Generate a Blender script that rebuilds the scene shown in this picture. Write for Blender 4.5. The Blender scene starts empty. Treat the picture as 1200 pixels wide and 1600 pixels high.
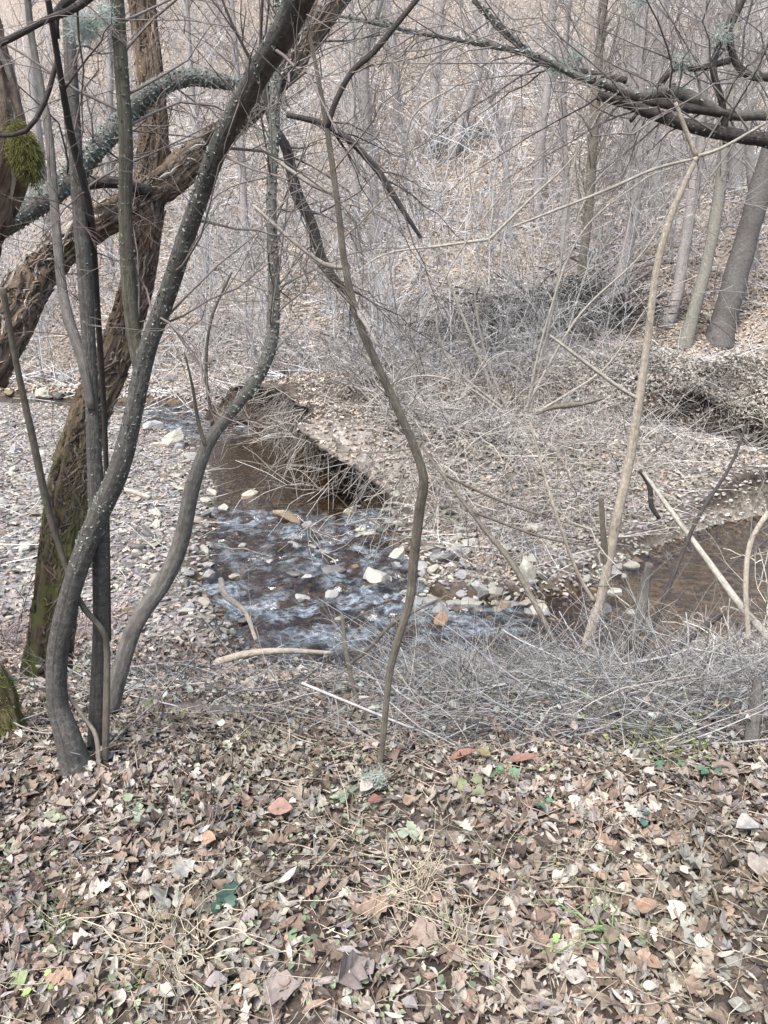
import bpy, bmesh, math
import numpy as np

RNG = np.random.default_rng(11)
C = bpy.context.scene.collection
SC = bpy.context.scene

# ------------------------------------------------------------------ camera, sky, sun, exposure
CAM_H, PITCH, LENS = 1.6, math.radians(17), 26.0
cam_d = bpy.data.cameras.new('camera')
cam_d.sensor_fit = 'VERTICAL'; cam_d.sensor_height = 36.0; cam_d.lens = LENS
cam_d.clip_start = 0.05; cam_d.clip_end = 400
cam = bpy.data.objects.new('camera', cam_d); C.objects.link(cam)
cam.location = (0, 0, CAM_H); cam.rotation_euler = (math.pi/2 - PITCH, 0, 0)
SC.camera = cam

SUN_EL, SUN_AZ = math.radians(60), math.radians(-150)       # azimuth from +Y towards +X
world = bpy.data.worlds.new('World'); SC.world = world; world.use_nodes = True
wt = world.node_tree; wt.nodes.clear()
sky = wt.nodes.new('ShaderNodeTexSky'); sky.sky_type = 'NISHITA'; sky.sun_disc = False
sky.sun_elevation = SUN_EL; sky.sun_rotation = SUN_AZ; sky.dust_density = 4.0; sky.air_density = 1.3; sky.ozone_density = 1.0
hs = wt.nodes.new('ShaderNodeHueSaturation'); hs.inputs['Saturation'].default_value = 0.9
bg = wt.nodes.new('ShaderNodeBackground'); bg.inputs['Strength'].default_value = 0.12
wo = wt.nodes.new('ShaderNodeOutputWorld')
wt.links.new(sky.outputs[0], hs.inputs['Color']); wt.links.new(hs.outputs[0], bg.inputs['Color']); wt.links.new(bg.outputs[0], wo.inputs['Surface'])
sun_d = bpy.data.lights.new('sun', 'SUN'); sun_d.energy = 1.5; sun_d.angle = math.radians(16); sun_d.color = (1.0, 0.985, 0.965)
sun = bpy.data.objects.new('sun', sun_d); C.objects.link(sun)
sun.rotation_euler = (math.pi/2 - SUN_EL, 0, math.pi - SUN_AZ)
SC.view_settings.view_transform = 'Standard'; SC.view_settings.look = 'None'
SC.view_settings.gamma = 1.0; SC.view_settings.use_curve_mapping = False
SC.view_settings.exposure = 1.86
SC.render.engine = 'CYCLES'
SC.cycles.max_bounces = 6; SC.cycles.diffuse_bounces = 3; SC.cycles.transparent_max_bounces = 12

# ------------------------------------------------------------------ small maths
def sm(a, b, x):
    t = np.clip((np.asarray(x, float) - a) / (b - a), 0, 1); return t*t*(3 - 2*t)
_T = np.random.default_rng(3).random((256, 256))
def vn(x, y):
    x = np.asarray(x, float); y = np.asarray(y, float)
    xi = np.floor(x).astype(int); yi = np.floor(y).astype(int); fx = x - xi; fy = y - yi
    fx = fx*fx*(3-2*fx); fy = fy*fy*(3-2*fy)
    a = _T[xi & 255, yi & 255]; b = _T[(xi+1) & 255, yi & 255]; c = _T[xi & 255, (yi+1) & 255]; d = _T[(xi+1) & 255, (yi+1) & 255]
    return (a*(1-fx)+b*fx)*(1-fy) + (c*(1-fx)+d*fx)*fy
def fbm(x, y, o=4):
    s = 0; a = 0.5; n = 0
    for k in range(o):
        s = s + a*vn(x*2**k + 17.3*k, y*2**k + 5.1*k); n += a; a *= 0.5
    return s/n
def unit(v): return v/np.maximum(np.linalg.norm(v, axis=-1, keepdims=True), 1e-9)

FPX = 1600*LENS/36.0
def ray(px, py):
    dx = (px - 600)/FPX; dy = (800 - py)/FPX
    return np.array([dx, math.cos(PITCH) + dy*math.sin(PITCH), -math.sin(PITCH) + dy*math.cos(PITCH)])
def at(px, py, Y):                       # the point in the place that lies Y metres ahead in that direction
    r = ray(px, py); t = Y/r[1]
    return np.array([0, 0, CAM_H]) + r*t, t

# ------------------------------------------------------------------ terrain
CREEK = np.array([[-30, 22.5], [-20, 21], [-13, 20.0], [-8.5, 19.0], [-5.2, 17.4], [-3.1, 15.0], [-1.75, 12.2], [-1.2, 9.6], [-0.75, 7.3], [-0.25, 5.95],
                  [0.9, 5.8], [2.2, 6.2], [3.6, 7.15], [5.0, 8.3], [7.5, 9.6], [9.6, 11.0], [8, 12.15], [4.4, 12.3]], float)
CW = np.array([.5, .5, .48, .55, .8, 1.0, 1.15, 1.1, 1.25, 1.05, 0.75, 0.75, 1.15, 1.15, 1.2, 0.9, 0.5, 0.32])
def creek_dist(x, y):
    x = np.asarray(x, float); y = np.asarray(y, float)
    best = np.full(x.shape, 1e9); w = np.ones(x.shape)
    for i in range(len(CREEK)-1):
        a = CREEK[i]; d = CREEK[i+1]-a
        t = np.clip(((x-a[0])*d[0] + (y-a[1])*d[1])/(d@d), 0, 1)
        q = np.hypot(x-a[0]-t*d[0], y-a[1]-t*d[1]); m = q < best
        best = np.where(m, q, best); w = np.where(m, CW[i]*(1-t)+CW[i+1]*t, w)
    return best, w
def xL(y): return np.interp(y, CREEK[9::-1, 1], CREEK[9::-1, 0])
def xR(y): return np.interp(y, CREEK[10:15, 1], CREEK[10:15, 0])
def water_level(x, y): return -1.34 + 0.11*sm(7.9, 8.9, y)*(1 - sm(0.6, 1.4, x)) 
def foot(x): return 16.7 - 0.75*np.minimum(x + 2.5, 0) - 0.05*np.maximum(x-3, 0)
def hgt(x, y):
    x = np.asarray(x, float); y = np.asarray(y, float)
    n1 = fbm(x*0.45+3, y*0.45+9) - 0.5; n2 = fbm(x*1.9, y*1.9) - 0.5; n3 = fbm(x*6, y*6, 3) - 0.5
    lip = 2.15 + 0.5*n1 + 0.25*sm(0.5, -2.5, x)
    near = -1.2*(0.35*sm(lip, lip+3.1, y) + 0.65*np.clip((y-lip)/3.0, 0, 1))
    h = near + 0.10*n2 + 0.05*n3
    d, w = creek_dist(x, y)
    # land inside the bend: low spit rising to an undercut bank
    dl = x - xL(y); dr = xR(y) - x
    pen = sm(8.7, 10.3, y)*(1 - 0.5*sm(0.9, 3.6, dl)*sm(14, 12, y))*sm(w-0.05, w+0.16, dl)*(1.0 + 0.4*n1) * sm(0.2, 3.6, dr + 4*sm(13, 15, y))
    h = h + np.where(y > 6.2, pen*(1 - sm(14.8, 16.6, y - 0.25*np.minimum(x + 3, 0))) + 0.12*sm(7, 9.5, y)*sm(1.0, 2.2, np.minimum(dl, dr)), 0)
    # bank on the far right behind the creek
    h = h + (1.2 + 0.9*n1)*(0.45*sm(12.6, 13.3, y + 1.4*n1 + 1.0*n2 + 0.5*n3 + 0.22*np.minimum(x-5, 0)) + 0.55*sm(13.2, 15.4, y + 1.6*n1 + 1.2*n2 + 0.22*np.minimum(x-5, 0)))*sm(2.0, 4.6, x)*(1 - 0.6*sm(0, 1, pen))
    # gravel bar on the left and the level ground behind it
    h = h + 0.10*sm(1.4, 4.5, -dl)*sm(5.5, 8, y) + 0.9*sm(-8.2, -11, x)*sm(6, 9, y)*sm(17, 13, y)
    # hillside
    f = foot(x) + 2.0*n1
    s = y - f; h = h + (0.57 + 0.40*sm(-3, -14, x))*np.where(s > 0, s + 1.0*(np.exp(-np.clip(s, 0, 50)) - 1), 0) + np.where(s > 0, np.minimum(s, 6)*0.25*n1, 0) + 0.35*sm(-2, 3, s)
    # channel
    bed = water_level(x, y) - 0.17 + 0.13*n2 + 0.08*n3
    return h*(sm(w*0.72, w*1.12, d)) + bed*(1 - sm(w*0.72, w*1.12, d))
def shx(x, y):
    d, w = creek_dist(x, y); dl = np.asarray(x) - xL(y) - w
    return 1.0*sm(0.0, 0.22, dl)*(1 - sm(0.3, 2.6, dl))*sm(8.9, 10.2, y)*sm(18, 16, y)*(0.5 + fbm(np.asarray(x)*1.5, np.asarray(y)*1.5))
def shy(x, y): return 0.5*sm(12.75, 13.2, y)*(1-sm(13.3, 14.8, y))*sm(4, 5, x)*(0.3 + fbm(np.asarray(x)*1.3, np.asarray(y)*1.3))
def gz(x, y): return float(hgt(np.array([x]), np.array([y]))[0])
def gp(px, py, far=60):                  # where that line of sight meets the ground
    r = ray(px, py); Y = np.arange(0.6, far, 0.01); P = r[None]*(Y/r[1])[:, None] + np.array([0, 0, CAM_H])
    k = np.nonzero(P[:, 2] <= hgt(P[:, 0], P[:, 1]))[0]
    k = k[0] if len(k) else len(Y)-1
    return P[k], Y[k]/r[1]

# ------------------------------------------------------------------ mesh helpers
class MB:
    def __init__(s): s.v = []; s.q = []; s.t = []; s.c = []; s.u = []; s.n = 0
    def add(s, v, quads=None, tris=None, col=(0.3, 0.3, 0.3), uv=None):
        v = np.asarray(v, float).reshape(-1, 3); m = len(v)
        s.v.append(v); col = np.asarray(col, float)
        s.c.append(np.broadcast_to(col, (m, 3)) if col.ndim == 1 else col.reshape(-1, 3))
        s.u.append(np.zeros((m, 2)) if uv is None else uv.reshape(-1, 2))
        if quads is not None and len(quads): s.q.append(np.asarray(quads).reshape(-1, 4) + s.n)
        if tris is not None and len(tris): s.t.append(np.asarray(tris).reshape(-1, 3) + s.n)
        s.n += m
    def mesh(s, name, mat, smooth=True):
        v = np.concatenate(s.v); c = np.concatenate(s.c); u = np.concatenate(s.u)
        q = np.concatenate(s.q) if s.q else np.zeros((0, 4), int); t = np.concatenate(s.t) if s.t else np.zeros((0, 3), int)
        me = bpy.data.meshes.new(name)
        me.vertices.add(len(v)); me.vertices.foreach_set('co', v.astype(np.float32).ravel())
        li = np.concatenate([q.ravel(), t.ravel()]).astype(np.int32); me.loops.add(len(li)); me.loops.foreach_set('vertex_index', li)
        ls = np.concatenate([np.arange(len(q))*4, len(q)*4 + np.arange(len(t))*3]).astype(np.int32)
        me.polygons.add(len(ls)); me.polygons.foreach_set('loop_start', ls)
        me.polygons.foreach_set('use_smooth', np.full(len(ls), smooth))
        me.update(calc_edges=True)
        a = me.attributes.new('Col', 'FLOAT_COLOR', 'POINT'); a.data.foreach_set('color', np.concatenate([c, np.ones((len(c), 1))], 1).astype(np.float32).ravel())
        b = me.attributes.new('Along', 'FLOAT2', 'POINT'); b.data.foreach_set('vector', u.astype(np.float32).ravel())
        me.materials.append(mat); return me
    def build(s, name, mat, parent=None, smooth=True, kind=None):
        o = bpy.data.objects.new(name, s.mesh(name, mat, smooth)); C.objects.link(o)
        if parent is not None: o.parent = parent; o.matrix_parent_inverse.identity(); o.location = tuple(-a for a in parent.location)
        if kind: o['kind'] = kind
        return o
def thing(name, label, cat, loc=(0, 0, 0), group=None):
    o = bpy.data.objects.new(name, None); C.objects.link(o); o.empty_display_size = 0.05
    o.location = tuple(float(a) for a in loc); tag(o, label, cat, group); return o
def tag(o, label=None, cat=None, group=None, kind=None):
    if label: o['label'] = label
    if cat: o['category'] = cat
    if group: o['group'] = group
    if kind: o['kind'] = kind
    return o
def copy_thing(o, loc, rot, scale, label=None, group=None):
    c = o.copy(); C.objects.link(c); c.location = loc; c.rotation_euler = rot; c.scale = scale
    if label: c['label'] = label
    if group: c['group'] = group
    for ch in list(o.children):
        d = ch.copy(); C.objects.link(d); d.parent = c
    return c

def tubes(mb, P, R, sides=3, col=(0.3, 0.3, 0.3), cap=False, dis=None):
    """N tubes at once: P (N,K,3), R (N,K)."""
    P = np.asarray(P, float); R = np.asarray(R, float); N, K, _ = P.shape
    if N == 0: return
    T = unit(np.gradient(P, axis=1))
    ch = P[:, -1]-P[:, 0]
    ref = np.where(np.abs(unit(ch)[:, 2:3]) > 0.8, np.array([[0.1, -1.0, 0]]), np.array([[0, 0.1, 1.0]]))
    n = unit(ref[:, None] - (ref[:, None]*T).sum(-1, keepdims=True)*T); b = np.cross(T, n)
    a = np.arange(sides)/sides*2*math.pi
    rad = R[:, :, None]*np.ones(sides)
    L = np.concatenate([np.zeros((N, 1)), np.cumsum(np.linalg.norm(np.diff(P, axis=1), axis=2), 1)], 1)
    if dis is not None: rad = dis(rad, a[None, None], L[:, :, None])
    V = P[:, :, None] + rad[..., None]*(n[:, :, None]*np.cos(a)[None, None, :, None] + b[:, :, None]*np.sin(a)[None, None, :, None])
    uv = np.stack(np.broadcast_arrays(a[None, None]/(2*math.pi), L[:, :, None]), -1)
    idx = np.arange(N*K*sides).reshape(N, K, sides); nx = np.roll(idx, -1, 2)
    q = np.stack([idx[:, :-1], nx[:, :-1], nx[:, 1:], idx[:, 1:]], -1)
    col = np.asarray(col, float)
    if col.ndim == 2: col = np.repeat(col, K*sides, 0)
    tr = None
    if cap:
        k = np.arange(1, sides-1); e = idx[:, -1]; s0 = idx[:, 0]
        tr = np.concatenate([np.stack([np.repeat(e[:, :1], sides-2, 1), e[:, k], e[:, k+1]], -1).reshape(-1, 3),
                             np.stack([np.repeat(s0[:, :1], sides-2, 1), s0[:, k+1], s0[:, k]], -1).reshape(-1, 3)])
    mb.add(V, q, tr, col, uv)
def catmull(pts, step):
    pts = np.asarray(pts, float); P = np.concatenate([2*pts[:1]-pts[1:2], pts, 2*pts[-1:]-pts[-2:-1]]); out = []
    for i in range(1, len(P)-2):
        n = max(2, int(np.linalg.norm(P[i+1, :3]-P[i, :3])/step)); t = (np.arange(n)/n)[:, None]
        p0, p1, p2, p3 = P[i-1], P[i], P[i+1], P[i+2]
        out.append(0.5*(2*p1 + (p2-p0)*t + (2*p0-5*p1+4*p2-p3)*t*t + (3*p1-p0-3*p2+p3)*t**3))
    out.append(P[-2:-1]); return np.concatenate(out)
def px_path(ctrl, root=None):
    """control points (px, py, metres ahead, radius in photo pixels) -> x y z r in metres"""
    o = []
    for c in ctrl:
        p, t = at(c[0], c[1], c[2]); o.append([*p, c[3]*t/FPX])
    return np.array(o)
def grow(P, R, n, lo, hi, ang, rf, K=5, t0=0.25, t1=0.98, up=0.0, curl=0.25, rng=RNG):
    """n side shoots spread over the given limbs; returns their P, R"""
    N, KK, _ = P.shape; L = np.linalg.norm(np.diff(P, axis=1), axis=2).sum(1)
    i = rng.choice(N, n, p=L/L.sum()); s = rng.uniform(t0, t1, n)*(KK-1); k = np.minimum(s.astype(int), KK-2); f = (s-k)[:, None]
    p0 = P[i, k]*(1-f) + P[i, k+1]*f; r0 = (R[i, k]*(1-f[:, 0]) + R[i, k+1]*f[:, 0])
    t = unit(P[i, k+1]-P[i, k]); pr = unit(np.cross(t, rng.normal(size=(n, 3))))
    a = rng.normal(ang, 0.25, n)[:, None]; d = unit(t*np.cos(a) + pr*np.sin(a))
    Ln = rng.uniform(lo, hi, n)
    return shoots(p0, d, Ln, np.maximum(r0*rf, 0.0012), K, up, curl, rng)
def shoots(p0, d, Ln, r0, K=5, up=0.0, curl=0.25, rng=RNG, tip=0.25):
    n = len(p0); s = np.linspace(0, 1, K)[None, :, None]; Ln = np.asarray(Ln).reshape(n, 1, 1)
    c = rng.normal(size=(n, 1, 3))*curl; c[..., 2] += up
    kink = rng.normal(size=(n, K, 3))*curl*0.12; kink[:, 0] = 0
    P = p0[:, None] + d[:, None]*Ln*s + c*Ln*s*s + kink*Ln*s
    R = np.asarray(r0).reshape(n, 1)*(1 - (1-tip)*s[..., 0]); return P, R

# ------------------------------------------------------------------ materials
def nt(name):
    m = bpy.data.materials.new(name); m.use_nodes = True; t = m.node_tree; t.nodes.clear()
    o = t.nodes.new('ShaderNodeOutputMaterial'); p = t.nodes.new('ShaderNodeBsdfPrincipled'); t.links.new(p.outputs[0], o.inputs[0])
    def N(ty, **k):
        n = t.nodes.new(ty)
        for a, b in k.items(): setattr(n, a, b)
        return n
    return m, t, N, p, t.links.new
def mixc(N, L, blend, fac, a, b):
    n = N('ShaderNodeMix', data_type='RGBA', blend_type=blend)
    for s, v in ((0, fac), (6, a), (7, b)):
        if isinstance(v, (int, float)): n.inputs[s].default_value = v
        elif isinstance(v, tuple): n.inputs[s].default_value = (*v, 1)
        else: L(v, n.inputs[s])
    return n.outputs[2]
def ramp(N, L, src, stops):
    r = N('ShaderNodeValToRGB'); L(src, r.inputs[0]); e = r.color_ramp.elements
    while len(e) < len(stops): e.new(0.5)
    for k, (p, c) in enumerate(stops): e[k].position = p; e[k].color = (c, c, c, 1) if isinstance(c, (int, float)) else (*c, 1)
    return r.outputs[0]
def noise(N, L, sc, det=4, vec=None, rough=0.6):
    n = N('ShaderNodeTexNoise'); n.inputs['Scale'].default_value = sc; n.inputs['Detail'].default_value = det; n.inputs['Roughness'].default_value = rough
    if vec is not None: L(vec, n.inputs['Vector'])
    return n.outputs['Fac']
def m_attr(name, sc=40, amt=0.5, rough=0.8, bump=0.0, bsc=80, trans=0.0, sheen=0.0):
    m, t, N, p, L = nt(name)
    a = N('ShaderNodeAttribute', attribute_name='Col'); tc = N('ShaderNodeTexCoord')
    f = ramp(N, L, noise(N, L, sc, 5, tc.outputs['Object']), [(0.25, 1-amt), (0.75, 1+amt*0.4)])
    L(mixc(N, L, 'MULTIPLY', 1.0, a.outputs['Color'], f), p.inputs['Base Color'])
    p.inputs['Roughness'].default_value = rough; p.inputs['Specular IOR Level'].default_value = 0.3
    if bump:
        b = N('ShaderNodeBump'); b.inputs['Strength'].default_value = bump; b.inputs['Distance'].default_value = 0.01
        L(noise(N, L, bsc, 4, tc.outputs['Object']), b.inputs['Height']); L(b.outputs[0], p.inputs['Normal'])
    return m
def m_bark(name, dark, light, lichen=(0.42, 0.46, 0.40), lich=0.5, moss=None, mossz=(0, 1), ring=0.0, furrow=0.0, rough=0.9):
    m, t, N, p, L = nt(name)
    tc = N('ShaderNodeTexCoord'); al = N('ShaderNodeAttribute', attribute_name='Along')
    mp = N('ShaderNodeMapping'); mp.inputs['Scale'].default_value = (7, 10, 1) if not furrow else (16, 4, 1); L(al.outputs['Vector'], mp.inputs['Vector'])
    obj = tc.outputs['Object']
    n1 = noise(N, L, 3.0, 6, mp.outputs[0], 0.7); n2 = noise(N, L, 22, 6, obj, 0.65)
    c = mixc(N, L, 'MIX', ramp(N, L, n1, [(0.32, 0.0), (0.68, 1.0)]), dark, light)
    c = mixc(N, L, 'MULTIPLY', 0.8, c, ramp(N, L, n2, [(0.3, 0.55), (0.7, 1.25)]))
    if ring:
        w = N('ShaderNodeTexWave', bands_direction='Y'); w.inputs['Scale'].default_value = 11; w.inputs['Distortion'].default_value = 5; w.inputs['Detail'].default_value = 3
        L(al.outputs['Vector'], w.inputs['Vector'])
        c = mixc(N, L, 'MIX', ramp(N, L, w.outputs['Fac'], [(0.90, 0.0), (0.98, ring)]), c, (0.33, 0.31, 0.29))
    v = noise(N, L, 34, 7, obj, 0.75); v2 = noise(N, L, 5, 3, obj)
    mul = N('ShaderNodeMath', operation='ADD'); L(v, mul.inputs[0]); L(v2, mul.inputs[1])
    c = mixc(N, L, 'MIX', ramp(N, L, mul.outputs[0], [(1.16 - 0.16*lich, 0.0), (1.22 - 0.14*lich, 0.85)]), c, lichen) if lich else c
    if moss:
        sp = N('ShaderNodeSeparateXYZ'); L(obj, sp.inputs[0])
        mr = N('ShaderNodeMapRange'); L(sp.outputs['Z'], mr.inputs[0]); mr.inputs[1].default_value = mossz[1]; mr.inputs[2].default_value = mossz[0]
        ad = N('ShaderNodeMath', operation='MULTIPLY'); L(mr.outputs[0], ad.inputs[0]); L(ramp(N, L, noise(N, L, 7, 5, obj), [(0.38, 0.0), (0.56, 1.0)]), ad.inputs[1])
        c = mixc(N, L, 'MIX', ad.outputs[0], c, moss)
    L(c, p.inputs['Base Color']); p.inputs['Roughness'].default_value = rough; p.inputs['Specular IOR Level'].default_value = 0.25
    b = N('ShaderNodeBump'); b.inputs['Strength'].default_value = 0.7; b.inputs['Distance'].default_value = 0.012
    s = N('ShaderNodeMath', operation='ADD'); L(n1, s.inputs[0]); L(n2, s.inputs[1]); L(s.outputs[0], b.inputs['Height']); L(b.outputs[0], p.inputs['Normal'])
    return m
M_LEAF = m_attr('dry_leaf', 55, 0.45, 0.75)
M_TWIG = m_attr('twig_bark', 60, 0.45, 0.85)
M_STONE = m_attr('stone', 28, 0.45, 0.75, 0.5, 60)
M_WET = m_attr('wet_stone', 28, 0.45, 0.35, 0.4, 60)
M_GREEN = m_attr('green_leaf', 60, 0.35, 0.55)
M_LICHEN = m_attr('lichen_tuft', 90, 0.4, 0.95)
M_MOSS = m_attr('moss', 60, 0.6, 0.95)
M_GRAVEL = m_attr('gravel', 40, 0.35, 0.8)
M_YOUNG = m_bark('smooth_grey_bark', (0.034, 0.032, 0.029), (0.10, 0.094, 0.086), lichen=(0.20, 0.21, 0.19), lich=0.99, ring=0.08)
M_YOUNG2 = m_bark('mossy_grey_bark', (0.042, 0.04, 0.03), (0.105, 0.098, 0.075), lich=0.95)
M_LICHENED = m_bark('lichened_bark', (0.055, 0.05, 0.045), (0.15, 0.14, 0.125), lichen=(0.33, 0.37, 0.33), lich=0.9)
M_OLD = m_bark('furrowed_willow_bark', (0.03, 0.022, 0.017), (0.17, 0.122, 0.088), lich=0.6, furrow=1, moss=(0.085, 0.10, 0.022), mossz=(-0.9, 1.5))
M_LIMB = m_bark('rotting_willow_bark', (0.06, 0.045, 0.034), (0.20, 0.15, 0.11), lich=0.8, furrow=1)
M_PALE = m_bark('pale_peeled_wood', (0.21, 0.18, 0.145), (0.40, 0.355, 0.29), lich=0.0)
M_HILL = m_bark('hillside_bark', (0.17, 0.155, 0.145), (0.34, 0.32, 0.305), lich=0.5)
M_DARK = m_bark('dark_wet_bark', (0.022, 0.019, 0.018), (0.075, 0.066, 0.06), lich=0.45)
M_SAP = m_bark('sapling_bark', (0.07, 0.062, 0.05), (0.17, 0.15, 0.12), lich=0.6)
M_STEMPALE = m_bark('pale_stem_bark', (0.22, 0.20, 0.17), (0.40, 0.37, 0.32), lich=0.4)

def m_ground():
    m, t, N, p, L = nt('woodland_soil'); a = N('ShaderNodeAttribute', attribute_name='Col'); tc = N('ShaderNodeTexCoord'); ob = tc.outputs['Object']
    v = N('ShaderNodeTexVoronoi'); v.inputs['Scale'].default_value = 16; L(ob, v.inputs['Vector'])
    hsv = N('ShaderNodeSeparateColor'); L(v.outputs['Color'], hsv.inputs[0])
    c = mixc(N, L, 'MULTIPLY', 1.0, a.outputs['Color'], ramp(N, L, hsv.outputs[0], [(0.0, 0.45), (1.0, 1.35)]))
    c = mixc(N, L, 'MULTIPLY', 0.8, c, ramp(N, L, noise(N, L, 30, 6, ob, 0.7), [(0.3, 0.5), (0.7, 1.3)]))
    L(c, p.inputs['Base Color']); p.inputs['Roughness'].default_value = 0.95; p.inputs['Specular IOR Level'].default_value = 0.2
    b = N('ShaderNodeBump'); b.inputs['Strength'].default_value = 0.8; b.inputs['Distance'].default_value = 0.03
    s = N('ShaderNodeMath', operation='ADD'); L(v.outputs['Distance'], s.inputs[0]); L(noise(N, L, 35, 6, ob, 0.7), s.inputs[1]); L(s.outputs[0], b.inputs['Height']); L(b.outputs[0], p.inputs['Normal'])
    return m
M_GROUND = m_ground()
def m_water():
    m, t, N, p, L = nt('creek_water'); t.nodes.remove(p)
    out = [n for n in t.nodes if n.type == 'OUTPUT_MATERIAL'][0]
    tc = N('ShaderNodeTexCoord'); b = N('ShaderNodeBump'); b.inputs['Strength'].default_value = 0.7; b.inputs['Distance'].default_value = 0.03
    mp = N('ShaderNodeMapping'); mp.inputs['Scale'].default_value = (1.0, 1.7, 1); L(tc.outputs['Object'], mp.inputs['Vector'])
    L(noise(N, L, 9, 4, mp.outputs[0], 0.55), b.inputs['Height'])
    tr = N('ShaderNodeBsdfTransparent'); tr.inputs[0].default_value = (0.70, 0.61, 0.48, 1)
    gl = N('ShaderNodeBsdfGlossy'); gl.inputs['Roughness'].default_value = 0.16; gl.inputs['Color'].default_value = (1, 1, 1, 1); L(b.outputs[0], gl.inputs['Normal'])
    fr = N('ShaderNodeFresnel'); fr.inputs['IOR'].default_value = 1.5; L(b.outputs[0], fr.inputs['Normal'])
    mx = N('ShaderNodeMixShader'); L(fr.outputs[0], mx.inputs[0]); L(tr.outputs[0], mx.inputs[1]); L(gl.outputs[0], mx.inputs[2])
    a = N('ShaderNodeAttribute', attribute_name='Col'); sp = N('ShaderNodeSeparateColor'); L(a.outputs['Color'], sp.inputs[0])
    foam_sky = N('ShaderNodeMath', operation='MULTIPLY'); L(sp.outputs[0], foam_sky.inputs[0]); L(ramp(N, L, noise(N, L, 15, 3, mp.outputs[0], 0.55), [(0.38, 0.03), (0.72, 0.66)]), foam_sky.inputs[1])
    df = N('ShaderNodeBsdfDiffuse'); df.inputs[0].default_value = (0.31, 0.37, 0.42, 1); m2 = N('ShaderNodeMixShader'); L(foam_sky.outputs[0], m2.inputs[0]); L(mx.outputs[0], m2.inputs[1]); L(df.outputs[0], m2.inputs[2]); L(m2.outputs[0], out.inputs[0])  # pale blue-grey diffuse: foam plus sky reflection painted into the riffle colour
    return m
M_WATER = m_water()

# ------------------------------------------------------------------ ground sheets
gx = np.concatenate([np.linspace(-48, -9, 90, endpoint=False), np.arange(-9, 9, 0.075), np.linspace(9, 48, 90)])
gy = np.concatenate([np.linspace(-16, 0.4, 24, endpoint=False), np.arange(0.4, 15, 0.065), np.linspace(15, 90, 210)])
X, Y = np.meshgrid(gx, gy); Z = hgt(X, Y); D, W = creek_dist(X, Y)
DL = X - xL(Y)
XX = X - shx(X, Y); YY = Y - shy(X, Y)
hill_m = Y > foot(X) + 0.3
bar_m = (DL < 0) & (Y > 5.6) & (~hill_m) & (X > -9.5)
spit_low = (DL > 0) & (Y > 5.4) & (Y < 10.5) & (X < xR(Y))
col = np.empty(X.shape + (3,)); col[:] = (0.10, 0.078, 0.066)
def put(mask, c):
    global col
    col = col*(1-mask[..., None]) + np.array(c)*mask[..., None]
put(sm(4.0, 6, Y), (0.09, 0.072, 0.058)); put(sm(2.3, 2.8, Y)*sm(5.4, 4.6, Y), (0.05, 0.04, 0.032)); put(hill_m*1.0, (0.24, 0.20, 0.165)); put(bar_m*sm(1.0, 1.5, D/W), (0.19, 0.18, 0.175))  # near-bank band: soil darkened under the brushwood to paint the shade inside it
put(spit_low*sm(1, 1.4, D/W)*0.8, (0.25, 0.225, 0.20))
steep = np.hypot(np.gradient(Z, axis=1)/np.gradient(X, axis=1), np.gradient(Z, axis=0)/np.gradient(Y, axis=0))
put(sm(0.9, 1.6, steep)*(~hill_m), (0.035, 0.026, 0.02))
put(sm(1.05, 0.9, D/W), (0.075, 0.052, 0.032))
put(sm(1.05, 0.9, D/W)*sm(1.8, 2.6, X)*sm(11, 10, Y), (0.21, 0.185, 0.15))
idx = np.arange(X.size).reshape(X.shape)
Q = np.stack([idx[:-1, :-1], idx[:-1, 1:], idx[1:, 1:], idx[1:, :-1]], -1)
cls = np.where(hill_m, 1, np.where(D < W, 2, np.where(bar_m, 3, np.where((Y > 6.3), 4, 0))))[:-1, :-1]
FLOOR = None
for k, nm in ((0, 'forest_floor'), (1, 'hillside'), (2, 'stream_bed'), (3, 'gravel_bar'), (4, 'far_bank')):
    q = Q[cls == k]; used, inv = np.unique(q, return_inverse=True); b = MB()
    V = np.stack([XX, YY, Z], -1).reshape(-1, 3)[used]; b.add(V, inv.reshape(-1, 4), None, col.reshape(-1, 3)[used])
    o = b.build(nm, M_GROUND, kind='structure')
    if k == 0: FLOOR = o

# water
def water_part(mb, x0, x1, y0, y1, s):
    x, y = np.meshgrid(np.arange(x0, x1+s/2, s), np.arange(y0, y1+s/2, s)); d, w = creek_dist(x, y)
    f = (1 - sm(12.4, 13, y))
    rif = np.maximum(sm(9.7, 9.0, y)*sm(1.3, 0.6, x), 0.75*sm(1.0, 0.5, np.abs(x-0.6)))*f
    rif = np.maximum(rif, sm(2.6, 1.4, np.hypot(x+4.3, (y-16.4)*.8)))
    calm = 1 - rif
    wx = x + 0.25*fbm(x*2, y*2); wy = y + 0.25*fbm(x*2+9, y*2+4)
    z = water_level(x, y) + rif*0.20*(fbm(wx*4.2, wy*7.5, 4)-0.5) + rif*0.03*(fbm(wx*14, wy*22, 2)-0.5) + f*calm*0.006*(fbm(x*6, y*14, 3)-0.5)
    z = z + f*0.014*np.sin((y*1.0 + 0.3*x + 0.5*fbm(x*1.4, y*1.4))*34)*sm(2.4, 3, x)
    i = np.arange(x.size).reshape(x.shape); q = np.stack([i[:-1, :-1], i[:-1, 1:], i[1:, 1:], i[1:, :-1]], -1)
    keep = (d < w*1.25 + 0.15)[:-1, :-1]
    ss = x*0.5 + y*0.2; foam_sky = rif*sm(0.42, 0.58, fbm(wx*5.0, wy*9.0, 5))*(0.45 + 0.55*sm(0.38, 0.55, fbm(x*1.1+40, y*1.1)))  # riffle patches that get the foam and painted sky-reflection colour
    mb.add(np.stack([x, y, z], -1), q[keep], None, np.stack([foam_sky, rif, foam_sky*0], -1))
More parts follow.
